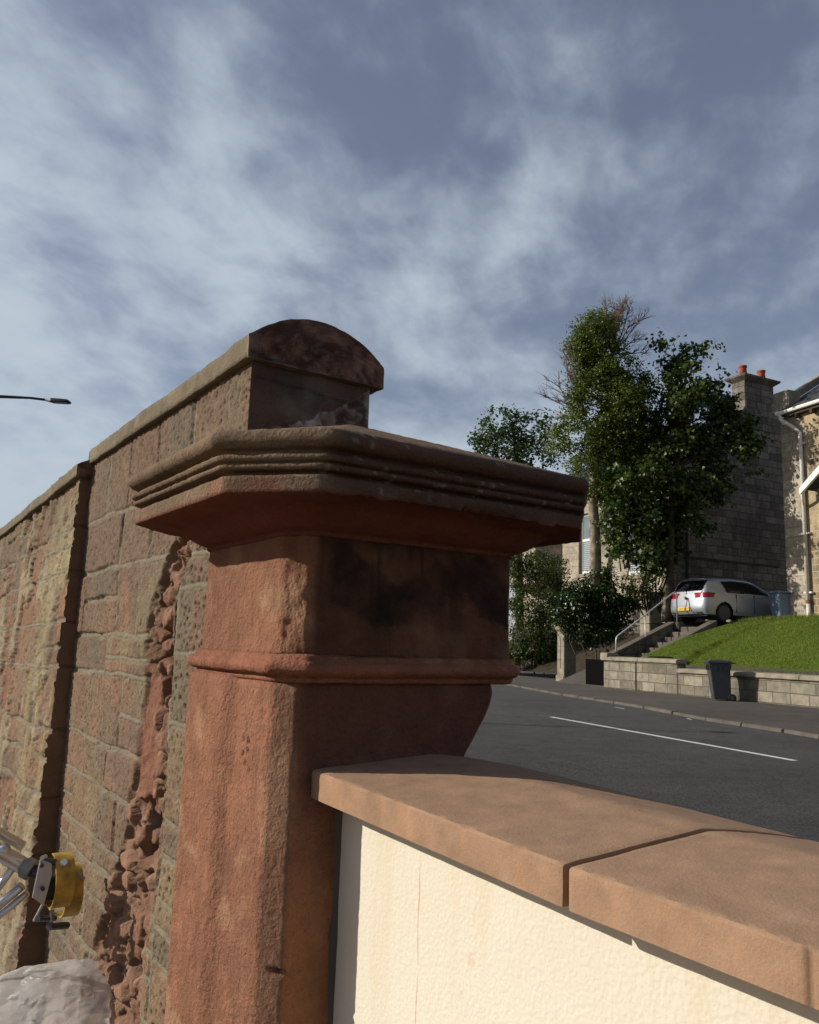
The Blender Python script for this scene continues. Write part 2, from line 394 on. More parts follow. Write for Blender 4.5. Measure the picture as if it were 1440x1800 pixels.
def mat_lawn():
    t = NT('lawn_grass', 0.95, 0.1); c = t.mix(t.rng(t.noise(7, 6, 0.7), .35, .65), (0.070, 0.115, 0.012), (0.145, 0.195, 0.026))
    c = t.mix(t.rng(t.noise(1.3, 5, 0.65), 0.5, 0.75, 0, 0.6), c, (0.13, 0.13, 0.04)); t.color(c); t.bump(t.noise(70, 4, 0.7), 1.0, 0.05); return t.m
M['lawn'] = mat_lawn()
def mat_leaf(name, a, b, c=None, trans=0.35, rough=0.45):
    t = NT(name, rough, 0.35); col = t.mix(t.rng(t.attr(), 0, 1), a, b)
    at_ = t.n.new('ShaderNodeAttribute'); at_.attribute_name = 'Col'
    sp = t.n.new('ShaderNodeSeparateColor'); t.l.new(at_.outputs['Color'], sp.inputs[0])
    col = t.mix(sp.outputs[0], a, b)
    if c: col = t.mix(t.rng(sp.outputs[1], 0.80, 0.95), col, c)
    t.color(col)
    tr = t.n.new('ShaderNodeBsdfTranslucent'); t.l.new(t.mix(1.0, col, (1.3, 1.5, 0.5, 1), 'MULTIPLY'), tr.inputs[0])
    mx = t.n.new('ShaderNodeMixShader'); mx.inputs[0].default_value = trans
    t.l.new(t.b.outputs[0], mx.inputs[1]); t.l.new(tr.outputs[0], mx.inputs[2]); t.l.new(mx.outputs[0], t.n['Material Output'].inputs[0]); return t.m
M['leafmix'] = mat_leaf('small_leaf', (0.036, 0.062, 0.012, 1), (0.125, 0.165, 0.032, 1), (0.20, 0.19, 0.03, 1))
M['leafdark'] = mat_leaf('sycamore_leaf', (0.018, 0.036, 0.008, 1), (0.062, 0.098, 0.020, 1), (0.10, 0.12, 0.025, 1), 0.22)
M['leafmid'] = mat_leaf('grey_green_leaf', (0.030, 0.060, 0.018, 1), (0.075, 0.115, 0.035, 1), None, 0.3)
M['leafbush'] = mat_leaf('bush_leaf', (0.018, 0.040, 0.006, 1), (0.075, 0.115, 0.018, 1), (0.16, 0.11, 0.04, 1), 0.3)
M['leaflaurel'] = mat_leaf('laurel_leaf', (0.008, 0.022, 0.005, 1), (0.028, 0.060, 0.010, 1), None, 0.2, 0.3)
M['leafyellow'] = mat_leaf('yellow_green_leaf', (0.07, 0.10, 0.012, 1), (0.19, 0.20, 0.025, 1), None, 0.4)
M['blade'] = mat_leaf('grass_blade', (0.080, 0.130, 0.012, 1), (0.18, 0.24, 0.032, 1), (0.22, 0.19, 0.08, 1), 0.35, 0.6)
M['bark'] = mat_plain('bark', (0.26, 0.22, 0.16, 1), 0.95, 0, 0.7, 5, 0.2, 0.6)
M['barkdark'] = mat_plain('dark_bark', (0.07, 0.055, 0.04, 1), 0.95, 0, 0.4, 6, 0.2, 0.6)
M['twig'] = mat_plain('dry_twig', (0.20, 0.15, 0.115, 1), 0.95, 0, 0.3, 6, 0.2)
def mat_bag():
    t = NT('white_plastic_film', 0.32, 0.5); t.color((0.72, 0.71, 0.69)); t.bump(t.noise(9, 4, 0.5, dist=0.3), 0.5, 0.03)
    tr = t.n.new('ShaderNodeBsdfTranslucent'); tr.inputs[0].default_value = (0.75, 0.73, 0.70, 1)
    mx = t.n.new('ShaderNodeMixShader'); mx.inputs[0].default_value = 0.5
    tp = t.n.new('ShaderNodeBsdfTransparent'); m2 = t.n.new('ShaderNodeMixShader'); m2.inputs[0].default_value = 0.42
    t.l.new(t.b.outputs[0], mx.inputs[1]); t.l.new(tr.outputs[0], mx.inputs[2])
    t.l.new(mx.outputs[0], m2.inputs[1]); t.l.new(tp.outputs[0], m2.inputs[2]); t.l.new(m2.outputs[0], t.n['Material Output'].inputs[0]); return t.m
M['bag'] = mat_bag()

# ================================================================== GROUND (z: camera at 0, road at -1.15)
ZR = -1.15
O = Vector((20.65, 18.99, 0)); A1 = R(10.7)
E1 = Vector((math.sin(A1), math.cos(A1), 0)); E2 = Vector((math.cos(A1), -math.sin(A1), 0))
def W(u, v, z): return O - E1*u + E2*v + Vector((0, 0, z))       # plot frame: u towards the camera along the far wall, v away from the street
def sheet(name, pts, mat, kind='structure', sub=0):
    mb = MB(); mb.add(pts, [tuple(range(len(pts)))]); o = mb.build(name, mat); o['kind'] = kind; return o
tag(MB().box(-400, 1.3, -300, 700, -2.80, -2.75*K).build('ground', M['earth']), kind='structure')
tag(MB().box(1.22, 700, -300, 700, -3.2, ZR-0.012).build('terrain', M['earth']), kind='structure')
kerb_px = [(872, 1194), (988, 1216), (1079, 1230), (1132, 1239), (1240, 1260), (1376, 1281), (1440, 1292)]
KP = [at_z(x, y+7, ZR) for x, y in kerb_px]
KP = [KP[0]+(KP[0]-KP[1])*9, KP[0]+(KP[0]-KP[1])*2.2] + KP + [KP[-1]+(KP[-1]-KP[-2]).normalized()*6+Vector((0.6, 0, 0)), KP[-1]+(KP[-1]-KP[-2]).normalized()*30+Vector((8, 0, 0))]
near_x = 4.3
rd = [Vector((near_x, p.y, ZR)) for p in KP]
co = []; fc = []
for i, p in enumerate(KP): co += [rd[i], Vector((p.x, p.y, ZR))]
for i in range(len(KP)-1): fc.append((2*i, 2*i+1, 2*i+3, 2*i+2))
rb = MB(); rb.add(co, fc); tag(rb.build('road', M['asphalt']), kind='structure')
# far pavement + kerb stones
pv = MB(); co = []; fc = []
H = 0.055
for i, p in enumerate(KP):
    d = (KP[min(i+1, len(KP)-1)]-KP[max(i-1, 0)]).normalized(); n = Vector((-d.y, d.x, 0))
    if n.x < 0: n = -n
    co += [Vector((p.x, p.y, 0))+n*0.15+Vector((0, 0, ZR+H-0.004)), Vector((p.x+14, p.y+2.0, ZR-0.02))]
for i in range(len(KP)-1): fc.append((2*i, 2*i+1, 2*i+3, 2*i+2))
pv.add(co, fc); tag(pv.build('pavement', M['paving']), kind='structure')
def kerb_run(pts, name):
    mb = MB(); L = 0
    for a, b in zip(pts[:-1], pts[1:]):
        d = (b-a); ln = d.length; t = d.normalized(); n = Vector((-t.y, t.x, 0))
        if n.x < 0: n = -n
        k = max(1, int(ln/0.92)); s = ln/k
        for j in range(k):
            p = a+t*(s*j+0.012); q = a+t*(s*(j+1)-0.012); z0 = ZR-0.05; dz = random.uniform(-.006, .006); o = random.uniform(-.008, .008)
            mb.hexa([p+Vector((0,0,z0))+n*o, q+Vector((0,0,z0))+n*o, q+n*0.15+Vector((0,0,z0)), p+n*0.15+Vector((0,0,z0)),
                     p+Vector((0,0,ZR+H+dz))+n*o, q+Vector((0,0,ZR+H+dz))+n*o, q+n*0.15+Vector((0,0,ZR+H+dz)), p+n*0.15+Vector((0,0,ZR+H+dz))])
    return tag(mb.build(name, M['kerb'], bevel=0.012), kind='structure')
kp0 = [Vector((p.x, p.y, 0)) for p in KP]
kerb_run(kp0, 'kerb')
tag(MB().box(1.25, near_x, -60, 150, ZR-0.4, ZR+0.09).build('near_pavement', M['paving']), kind='structure')
# painted lane line (worn), thin sheet above the road
a, b = at_z(968, 1260, ZR+0.004), at_z(1398, 1337, ZR+0.004)
ld = (b-a).normalized(); ln = Vector((-ld.y, ld.x, 0))*0.05
ml = MB()
for k in (-2, -1, 0, 1):
    off = ld*(-k)*((b-a).length+4.0); m_ = 24
    va = [a+off+(b-a)*(i/m_)+ln*(1+random.uniform(-.08, .08)) for i in range(m_+1)]; vb = [a+off+(b-a)*(i/m_)-ln*(1+random.uniform(-.08, .08)) for i in range(m_+1)]
    ml.add(va+vb, [(i, i+1, m_+2+i, m_+1+i) for i in range(m_)])
tag(ml.build('lane_marking', M['line']), kind='structure')
# yellow-white worn edge fragments beside the kerb
ml = MB()
for x0, y0, x1, y1 in [(1082, 1243, 1098, 1246), (1208, 1263, 1216, 1265), (1395, 1290, 1402, 1291)]:
    p, q = at_z(x0, y0, ZR+0.004), at_z(x1, y1, ZR+0.004); w = ln*0.5; ml.add([p+w, q+w, q-w, p-w], [(0, 1, 2, 3)])
tag(ml.build('worn_edge_marking', M['line']), kind='structure')

# lawn, banks, driveway of the far plot
def hlawn(u, v):
    top = 1.12+0.035*np.clip(u-1, 0, 8); base = np.where(u < 3.5, -0.20, -0.44)
    s = np.clip(v/4.2, 0, 1); return base+(top-base)*(1-(1-s)**1.35)
u = np.linspace(1.6, 16, 120); v = np.linspace(0.32, 5.2, 60); U, V = np.meshgrid(u, v, indexing='ij')
U = np.where((U < 1.75) & False, U, U)
Z = hlawn(U, V); P = np.stack([U.ravel(), V.ravel(), Z.ravel()], 1)
Z = Z.ravel()+fbm(P*[1, 1, 0], 1.1, 4, 3)*0.05
def Wn(u, v, z): u = np.asarray(u); return np.stack([O.x-E1.x*u+E2.x*v, O.y-E1.y*u+E2.y*v, z+0*u], -1)
mesh_np('lawn', Wn(U.ravel(), V.ravel(), Z), grid_faces(120, 60), M['lawn'])['kind'] = 'structure'
# grass blades over the lawn
def blades(n, umin, umax, vmin, vmax, hmin, hmax, name, zf):
    uu = rng.uniform(umin, umax, n); vv = rng.uniform(vmin, vmax, n)
    cl = fbm(np.stack([uu, vv, 0*uu], 1), 2.0, 3, 8); hh = (hmin+(hmax-hmin)*rng.random(n))*(1+0.9*cl)
    base = Wn(uu, vv, zf(uu, vv)+fbm(np.stack([uu, vv, 0*uu], 1), 1.1, 4, 3)*0.05-0.005)
    th = rng.uniform(0, 6.283, n); w = 0.009; dx = np.stack([np.cos(th), np.sin(th), 0*th], 1)*w
    lean = np.stack([rng.normal(0, .35, n), rng.normal(0, .35, n), np.ones(n)], 1)*hh[:, None]
    co = np.stack([base-dx, base+dx, base+lean], 1).reshape(-1, 3)
    r = np.repeat(np.stack([np.clip(0.5+0.8*cl+0.5*fbm(np.stack([uu, vv, 0*uu], 1), 0.8, 3, 18)+rng.normal(0, .22, n), 0, 1), rng.random(n)**0.5*0.9, 0*cl], 1), 3, 0)
    return tag(mesh_np(name, co, np.arange(3*n).reshape(-1, 3), M['blade'], smooth=False, colors=r), kind='stuff')
tag(blades(60000, 1.75, 11, 0.34, 4.6, 0.018, 0.05, 'grass', hlawn), 'short mown green grass covering the sloping lawn', 'grass')
# plateau behind the lawn (drive) and rough bank to the left
sheet('driveway', [W(-2.4, 3.35, 1.115), W(1.55, 3.35, 1.115), W(1.75, 4.6, 1.12), W(18, 4.9, 1.3), W(18, 40, 1.3), W(-2.4, 40, 1.2)], M['paving'])
mb = MB()
mb.add([W(-14, 2.2, -0.9), W(-3.2, 2.2, -0.9), W(-3.2, 6, 1.15), W(-14, 6, 1.15), W(-14, 40, 1.2), W(-2.4, 40, 1.2), W(-2.4, 6, 1.15)], [(0, 1, 2, 3), (3, 2, 6, 5, 4)])
tag(mb.build('bank', M['litter']), kind='structure')
mb = MB(); mb.add([W(-3.2, 0.3, ZR+0.03), W(-0.15, 0.3, ZR+0.03), W(-0.15, 3.4, 0.05), W(-0.15, 6.5, 1.13), W(-2.5, 6.5, 1.13), W(-3.2, 3.4, 0.05)], [(0, 1, 2, 5), (5, 2, 3, 4)])
tag(mb.build('path', M['paving']), kind='structure')

# ================================================================== HIGH STONE WALL (left)
KF = K
WX, WT = 1.485, 2.16
tan1, tan2, grey1, pink, red1, mort = [np.array(c[:3]) for c in (lin(148,128,100), lin(132,115,93), lin(110,102,88), lin(146,114,93), lin(126,90,74), lin(134,127,108))]
def wall_face(name, y0, y1, z0, z1, step_y, step_z, X0, blocks, parent, seed, scar=True, slope=0.0, lean=0.0, yellow=0.0):
    ny = int((y1-y0)/step_y)+1; nz = int((z1-z0)/step_z)+1
    Y, Zz = np.meshgrid(np.linspace(y0, y1, ny), np.linspace(z0, z1, nz), indexing='ij'); Y = Y.ravel(); Zg = Zz.ravel()
    Zs = Zg-slope*(Y-y0)
    p = np.stack([Y, Zs, 0*Y], 1)
    wy = Y+fbm(p, 3.0, 3, seed+1)*0.035; wz = Zs+fbm(p, 2.5, 3, seed+2)*0.028
    d = np.full(Y.shape, -1.0); bid = np.zeros(Y.shape, int)
    for i, (a, b, c, e) in enumerate(blocks):
        m = np.minimum(np.minimum(wy-a, b-wy), np.minimum(wz-c, e-wz)); k = m > d; d = np.where(k, m, d); bid = np.where(k, i+1, bid)
    r = np.random.default_rng(seed); tone = r.random(len(blocks)+1); face = r.uniform(-0.008, 0.007, len(blocks)+1); pitd = r.uniform(0.4, 1.0, len(blocks)+1)
    tilt = r.uniform(-0.02, 0.02, len(blocks)+1)
    h = face[bid] + fbm(p, 2.0, 4, seed+3)*0.012
    joint = sstep(0.022, 0.012, d+fbm(p, 14, 3, seed+4)*0.009)
    open_ = sstep(0.0, 0.2, fbm(p, 1.1, 3, seed+9)); h = h*(1-joint) - joint*(0.002+0.014*open_) - sstep(0.04, 0.0, d)*0.005*open_ - sstep(0.006, 0.0, np.abs(d-0.016))*0.010
    # punched pits
    wd, wv = worley(Y+fbm(p, 9, 2, seed+20)*0.01, Zs, 0.044, seed+5, 1.0)
    pit = sstep(0.42, 0.10, wd)*np.clip(wv*1.5-0.25, 0, 1)*pitd[bid]*(1-joint)
    wd2, wv2 = worley(Y, Zs, 0.023, seed+6, 1.0)
    pit2 = sstep(0.45, 0.1, wd2)*np.clip(wv2*1.6-0.5, 0, 1)*(1-joint)
    nearp = sstep(4.5, 4.4, Y) if scar else 0.3; h = h - pit*(0.008+0.013*nearp) - pit2*0.006 + fbm(p, 28, 4, seed+7)*0.0045 + fbm(p, 75, 2, seed+8)*0.003
    # colours
    T = tone[bid][:, None]
    c = np.where(T < 0.30, tan1, np.where(T < 0.55, tan2, np.where(T < 0.72, grey1, np.where(T < 0.9, pink, red1))))
    base_ = tan2*0.6+tan1*0.4; c = c*0.55+base_*0.45
    n1 = (fbm(p, 1.6, 4, seed+30)[:, None]+1)/2; n2 = (fbm(p*[2.6, 0.8, 1], 1.5, 4, seed+31)[:, None]+1)/2
    c = c*(1-0.55*sstep(0.45, 0.62, n2))+(pink*0.55+red1*0.45)*0.55*sstep(0.45, 0.62, n2)
    c = c*(1-0.4*sstep(0.48, 0.6, n1))+grey1*0.4*sstep(0.48, 0.6, n1)
    if yellow:
        yy = sstep(0.42, 0.62, (fbm(p*[1.2, 0.5, 1], 1.4, 4, seed+44)[:, None]+1)/2)*yellow*sstep(1.6, 0.0, (Y-y0))[:, None]
        c = c*(1-yy)+np.array(lin(172, 160, 122)[:3])*yy
    if yellow:        # spalled skin: pale and raw pink flakes with their own edges
        q_ = p*[0.8, 0.45, 1]; f1 = fbm(q_, 4.5, 5, seed+71, .6); f2 = fbm(q_, 3.2, 5, seed+72, .6)
        m1 = sstep(0.10, 0.14, f1); m2 = sstep(0.08, 0.12, f2)*(1-m1)
        h = h+m1*0.012-m2*0.014; c = c*(1-.6*m1[:, None])+np.array(lin(170, 158, 130)[:3])*.6*m1[:, None]; c = c*(1-.5*m2[:, None])+np.array(lin(150, 108, 86)[:3])*.5*m2[:, None]
    topd = sstep(0.5, 1.25, Zs+0.2*fbm(p, 2, 3, seed+33))[:, None]            # lichened and sooty towards the top
    c = c*(1-0.5*topd)+np.array(lin(112, 100, 82)[:3])*0.5*topd
    c = c*(1-joint[:, None]*0.85)+mort*1.08*joint[:, None]*0.85
    c = c*(1-0.45*pit[:, None])*(0.82+0.36*(fbm(p, 24, 4, seed+60)[:, None]+1)/2)
    if scar:
        # ragged strip where a wall was torn away: raw pink stone, rubble, holes
        zc_ = np.array([-2.9, -2.2, -1.9, -1.45, -1.05, -0.6, -0.1, 0.2, 0.45, 0.62]); lf = np.array([5.65, 5.60, 5.50, 5.28, 5.04, 4.98, 4.94, 4.9, 4.76, 4.5]); rt = np.array([4.62, 4.6, 4.58, 4.52, 4.46, 4.46, 4.46, 4.5, 4.28, 4.42])
        L_ = np.interp(Zs, zc_, lf)+fbm(p, 5, 4, 91)*0.10; R_ = np.interp(Zs, zc_, rt)+fbm(p, 6, 4, 92)*0.07
        s = np.minimum(L_-Y, Y-R_); m = sstep(-0.015, 0.05, s)*sstep(0.66, 0.5, Zs)
        rub = fbm(p, 6, 6, 93, 0.6); rg = 1-2*np.abs(fbm(p, 9, 5, 94, 0.6)); deep = sstep(0.10, 0.40, fbm(p*[1.6, 1, 1], 3.1, 4, 95))*sstep(0.03, 0.12, s)
        smoothz = sstep(-0.15, -0.25, Zs)*sstep(-0.95, -0.85, Zs)*sstep(4.64, 4.70, Y)       # a cleaner tooled red block
        hr = -0.035+rub*0.060+rg*0.018-deep*0.13+fbm(p, 22, 5, 88, 0.7)*0.025-sstep(.2, .45, fbm(p, 13, 4, 87))*0.035
        hs = -0.03+0.004*fbm(np.stack([(Zs+Y*0.35)*55, (Y-Zs)*6, 0*Y], 1), 1.0, 3, 90)+fbm(p, 14, 5, 96, 0.6)*0.016
        hr = hr*(1-smoothz)+hs*smoothz
        # socket hole with a wooden plug
        hole = sstep(0.0, 0.03, np.minimum(np.minimum(Y-4.56, 4.80-Y), np.minimum(Zs+1.22, -0.93-Zs)))
        hr = hr*(1-hole)-0.17*hole
        h = h*(1-m)+hr*m
        cr = np.array(lin(138, 104, 84)[:3]); k = (fbm(p, 4, 4, 97)[:, None]+1)/2
        cr = cr*np.array([.95, 1.03, 1.03]); cs = cr*(1-sstep(0.45, .6, k)*.6)+np.array(lin(168, 138, 114)[:3])*sstep(0.45, .6, k)*.6; cs = cs*(0.75+0.5*(fbm(p, 15, 5, 99)[:, None]+1)/2)
        cs = cs*(1-0.5*deep[:, None]); cs = cs*(1-smoothz[:, None])+np.array(lin(140, 98, 78)[:3])*smoothz[:, None]
        c = c*(1-m[:, None])+cs*m[:, None]
        # loose stones left standing in the strip
        wd_, wv_ = worley(Y*0.55+fbm(p, 6, 2, 86)*.02, Zs+fbm(p, 6, 2, 85)*.02, 0.105, 84, 0.95)
        stn = sstep(0.62, 0.30, wd_)*(1-smoothz)*m; lvl = (wv_-0.45)*0.10
        h = h*(1-.75*stn)+(lvl-0.02+0.006*fbm(p, 40, 3, 83))*.75*stn-(sstep(0.55, 0.68, wd_)*(1-smoothz)*m)*0.035
        c = c*(1-.5*stn[:, None])+(np.array(lin(150, 108, 86)[:3])*(0.55+0.8*wv_[:, None]))*.5*stn[:, None]
        # long narrow cracks
        for (yc, za, zb, w) in ((4.47, -0.38, 0.22, 0.018), (5.6, -0.93, -0.68, 0.010), (4.45, -0.92, -0.5, 0.008)):
            ck = sstep(w, w*0.3, np.abs(Y-yc-fbm(p, 4, 3, 98)*0.02))*sstep(za, za+0.03, Zs)*sstep(zb, zb-0.03, Zs); h = h-ck*0.05; c = c*(1-0.5*ck[:, None])
    X = X0 - h - lean*(Zg-z1)
    co = np.stack([X, Y, Zg], 1)
    f = grid_faces(ny, nz)[:, ::-1]
    c = c*np.array([0.88, 0.87, 0.85]); return co, f, np.clip(c, 0.01, 0.9)
def courses(y0, y1, zs, seed, wmin=0.45, wmax=1.0, keep=()):
    r = random.Random(seed); out = []
    for z0, z1 in zip(zs[:-1], zs[1:]):
        y = y0-r.uniform(0, 0.5)
        while y < y1:
            w = r.uniform(wmin, wmax); out.append((y, y+w, z0, z1)); y += w
            if r.random() < 0.35:      # a pinned pair of thinner stones
                a, b, c, d = out.pop(); m = c+(d-c)*r.uniform(0.4, 0.6); out += [(a, b, c, m), (a, b, m, d)]
    return out
zs_l = [-3.0, -2.62, -2.25, -1.93, -1.62, -1.30, -0.97, -0.70, -0.25, 0.0, 0.47, 0.86, 1.40]
zs_r = [-3.0, -2.6, -2.2, -1.93, -1.635, -1.34, -0.95, -0.45, -0.09, 0.265, 0.60, 0.86, 1.40]
bl = [(max(a, 4.44), b, c, d) for a, b, c, d in courses(4.44, 6.9, zs_l, 5) if b > 4.5]+[(a, min(b, 4.43), c, d) for a, b, c, d in courses(3.4, 4.43, zs_r, 9, 0.9, 1.4) if a < 4.4]
wall = thing('stone_wall', 'tall weathered sandstone wall with pitted blocks and a torn pink scar behind the red gate pillar', 'wall')
co, f, c = wall_face('w', 3.62, 6.86, -2.9, 1.352, 0.0095, 0.0078, WX, bl, wall, 3)
# end face (towards the low wall), dark rubble above the cap
def end_face():
    nx, nz = 90, 560
    X, Zg = np.meshgrid(np.linspace(WX, WT, nx), np.linspace(-2.9, 1.352, nz), indexing='ij'); X = X.ravel(); Zg = Zg.ravel(); p = np.stack([X, Zg, 0*X+3], 1)
    h = fbm(p, 3, 4, 50)*0.03
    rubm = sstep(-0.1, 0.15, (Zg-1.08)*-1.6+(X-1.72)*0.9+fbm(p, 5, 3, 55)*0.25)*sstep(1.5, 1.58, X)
    h = h + rubm*(np.abs(fbm(p, 9, 5, 51, 0.65))*0.13-0.045)-sstep(0.012, 0.004, np.abs(Zg-1.27+0.05*(X-1.5)+fbm(p, 5, 3, 52)*0.03))*0.012
    h = h*sstep(0, 0.03, X-WX)*sstep(0, 0.03, WT-X)
    fl_ = (1-2*np.abs(fbm(p, 7, 5, 56, .65)))[:, None]; c = np.where(rubm[:, None] > 0.4, np.array(lin(196, 186, 176)[:3])*(0.18+0.82*sstep(0.2, 0.95, fl_)), np.array(lin(98, 88, 78)[:3])*(0.7+0.6*sstep(-.3, .3, fbm(p, 6, 5, 57))[:, None]))  # grey flakes, their colour contrast raised to stand for relief shading
    c = c*(1-.6*sstep(-.1, .3, fbm(p, 4, 4, 53))[:, None])+np.array(lin(92, 62, 53)[:3])*.6*sstep(-.1, .3, fbm(p, 4, 4, 53))[:, None]
    rd_ = (sstep(1.80, 1.9, X+.1*fbm(p, 5, 3, 58))*sstep(1.2, 1.1, Zg+.1*fbm(p, 5, 3, 59))*.7)[:, None]; c = c*(1-rd_)+np.array(lin(122, 84, 70)[:3])*rd_
    return np.stack([X, 3.62-h, Zg], 1), grid_faces(nx, nz), c
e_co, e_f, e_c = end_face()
bx_ = np.array([(WX, 6.86, -2.9), (WT, 6.86, -2.9), (WT, 6.86, 1.352), (WX, 6.86, 1.352), (WT, 3.62, -2.9), (WT, 3.62, 1.352)])
n0, n1 = len(co), len(co)+len(e_co)
bf = np.array([(0, 3, 2, 1), (1, 2, 5, 4)])+n1
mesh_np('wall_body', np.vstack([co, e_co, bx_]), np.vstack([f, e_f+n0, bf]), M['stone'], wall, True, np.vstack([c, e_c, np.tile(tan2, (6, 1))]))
# rounded wall-head coping
def cope(name, y0, y1, xa, xb, zlow, zedge, ztop, parent, seed, slope=0.0, base=lin(118, 106, 86), ends=lin(116, 86, 72), nY=None):
    ns = 44
    t = np.linspace(0, 1, ns); cxm = (xa+xb)/2; hw = (xb-xa)/2
    sec = [(xa, zlow), (xa-0.0, zlow+(zedge-zlow)*0.5), (xa, zedge)]
    for k in np.linspace(0, 1, 26)[1:-1]:
        x = xa+(xb-xa)*k; s = (x-cxm)/hw; sec.append((x, zedge+(ztop-zedge)*(1-abs(s)**2.15)))
    sec += [(xb, zedge), (xb, zlow+(zedge-zlow)*0.5), (xb, zlow), (xb-0.2*hw, zlow), (cxm, zlow), (xa+0.2*hw, zlow)]
    # densify
    S = []; m = len(sec)
    for i in range(m):
        a = np.array(sec[i]); b = np.array(sec[(i+1) % m]); k = max(1, int(np.hypot(*(b-a))/0.02))
        for j in range(k): S.append(a+(b-a)*j/k)
    S = np.array(S); m = len(S); ny = nY or int((y1-y0)/0.02); ys = np.linspace(y0, y1, ny)
    cen = np.array([cxm, (zlow+zedge)/2]); co = []
    nrm = (S-cen); nrm /= np.linalg.norm(nrm, axis=1)[:, None]
    Yg = np.repeat(ys, m); Sx = np.tile(S[:, 0], ny); Sz = np.tile(S[:, 1], ny)+slope*(Yg-y0); Nx = np.tile(nrm[:, 0], ny); Nz = np.tile(nrm[:, 1], ny)
    p = np.stack([Sx, Yg, Sz], 1); dh = fbm(p, 3, 4, seed)*0.014+fbm(p, 18, 4, seed+1)*0.008+fbm(p, 60, 2, seed+2)*0.003
    jd = np.zeros_like(Yg)
    for yj in np.arange(y0+0.9, y1-0.3, 1.05): jd = np.maximum(jd, sstep(0.016, 0.004, np.abs(Yg-yj)))
    dh = dh-jd*0.012
    co = np.stack([Sx+Nx*dh, Yg, Sz+Nz*dh], 1)
    f = grid_faces(ny, m); f = np.vstack([f, np.stack([np.arange(ny-1)*m+m-1, (np.arange(ny-1)+1)*m+m-1, (np.arange(ny-1)+1)*m, np.arange(ny-1)*m], 1)])
    nz_ = (fbm(p, 2.2, 5, seed+5)[:, None]+1)/2
    c = np.array(base[:3])*(0.75+0.5*nz_); li = sstep(.55, .7, (fbm(p, 7, 4, seed+6)[:, None]+1)/2); c = c*(1-li*.4)+np.array(lin(150, 140, 112)[:3])*li*.4
    # end cap as rings
    rings = 36; allco = [co]; allc = [c]; fs = [f]; n = len(co)
    for (yy, base_i, flip) in ((y0, 0, False), (y1, (ny-1)*m, True)):
        ring0 = co[base_i:base_i+m]; last = np.arange(base_i, base_i+m)
        for k in range(1, rings+1):
            q = ring0.copy(); w = k/rings; q[:, 0] = ring0[:, 0]*(1-w)+cxm*w; q[:, 2] = ring0[:, 2]*(1-w)+((zlow+zedge)/2+slope*(yy-y0)+0.02)*w
            q[:, 1] = yy+(1 if flip else -1)*(fbm(q, 4, 4, seed+8)*0.012-sstep(.0, .25, fbm(q, 3.2, 4, seed+11))*(0.02+np.abs(fbm(q, 12, 5, seed+9, .65))*0.07)*sstep(0, .25, w))*min(1, k/2)
            allco.append(q); st = np.array(lin(78, 73, 70)[:3])
            msk = sstep(0.0, 0.35, fbm(q, 3.2, 4, seed+11))[:, None]*0.8
            fk = (0.45+1.2*sstep(-.3, .35, fbm(q, 11, 5, seed+15, .7)))[:, None]; allc.append((np.array(ends[:3])*(1-msk)+st*msk*1.3)*fk); cur = np.arange(n, n+m); n += m
            qf = np.stack([last, np.roll(last, -1), np.roll(cur, -1), cur], 1); fs.append(qf if flip else qf[:, ::-1]); last = cur
    return mesh_np(name, np.vstack(allco), np.vstack(fs), M['stone'], parent, True, np.clip(np.vstack(allc), .01, .9))
cope('coping', 3.585, 6.80, WX-0.035, WT+0.06, 1.354, 1.468, 1.625, wall, 60)

# second, protruding length of wall
wall2 = thing('stone_wall', 'far length of the sandstone wall that steps forward, pink and yellow eroded stone with a shaded return', 'wall')
zs2 = [-3.0, -2.5, -2.1, -1.62, -1.2, -0.72, -0.25, 0.1, 0.5, 0.85, 1.3]
co, f, c = wall_face('w', 6.80, 16.0, -2.9, 1.26, 0.024, 0.010, 1.405, courses(6.7, 16, zs2, 21), wall2, 23, scar=False, lean=-0.028, yellow=0.85)
nzv = int((1.26+2.9)/0.010)+1
co[:, 2] = co[:, 2]-0.036*(co[:, 1]-6.8)*sstep(-2.9, 1.26, co[:, 2])
co[:, 0] -= 0.035*fbm(co, 2.5, 5, 77, 0.6)*sstep(6.8, 7.0, co[:, 1])
# its return face
nx = 24; edge = co[:nzv]; ret = []; rc = []
for k in range(nx):
    w = k/(nx-1); q = edge.copy(); q[:, 0] = edge[:, 0]*(1-w)+1.56*w; p = q*[1, 0, 1]+[0, 5, 0]
    jj = np.zeros(len(q))
    for zj in zs2[1:-1]: jj = np.maximum(jj, sstep(0.014, 0.004, np.abs(q[:, 2]-zj-fbm(p, 3, 2, 5)*.02)))
    q[:, 1] = 6.80+(-fbm(p, 6, 4, 31)*0.012+jj*0.02)*min(1, k/3); ret.append(q); rc.append(np.tile(np.array(lin(120, 96, 76)[:3]), (len(q), 1))*(0.8+0.4*(fbm(p, 2, 4, 32)[:, None]+1)/2))
nn = len(co); ret = np.array(ret).reshape(-1, 3); rf = grid_faces(nx, nzv, off=nn)
top = np.array([(1.405, 6.8, 1.26), (2.1, 6.8, 1.26), (2.1, 16, 0.93), (1.405, 16, 0.93), (2.1, 6.8, -2.9), (2.1, 16, -2.9)]); nt_ = nn+len(ret)
mesh_np('wall_body', np.vstack([co, ret, top]), np.vstack([f, rf, np.array([(0, 1, 2, 3), (1, 4, 5, 2)])+nt_]), M['stone'], wall2, True, np.clip(np.vstack([c, np.array(rc).reshape(-1, 3), np.tile(tan2, (6, 1))]), .01, .9))
cope('coping', 6.76, 16.0, 1.365, 2.16, 1.245, 1.34, 1.46, wall2, 70, slope=-0.036, nY=300)

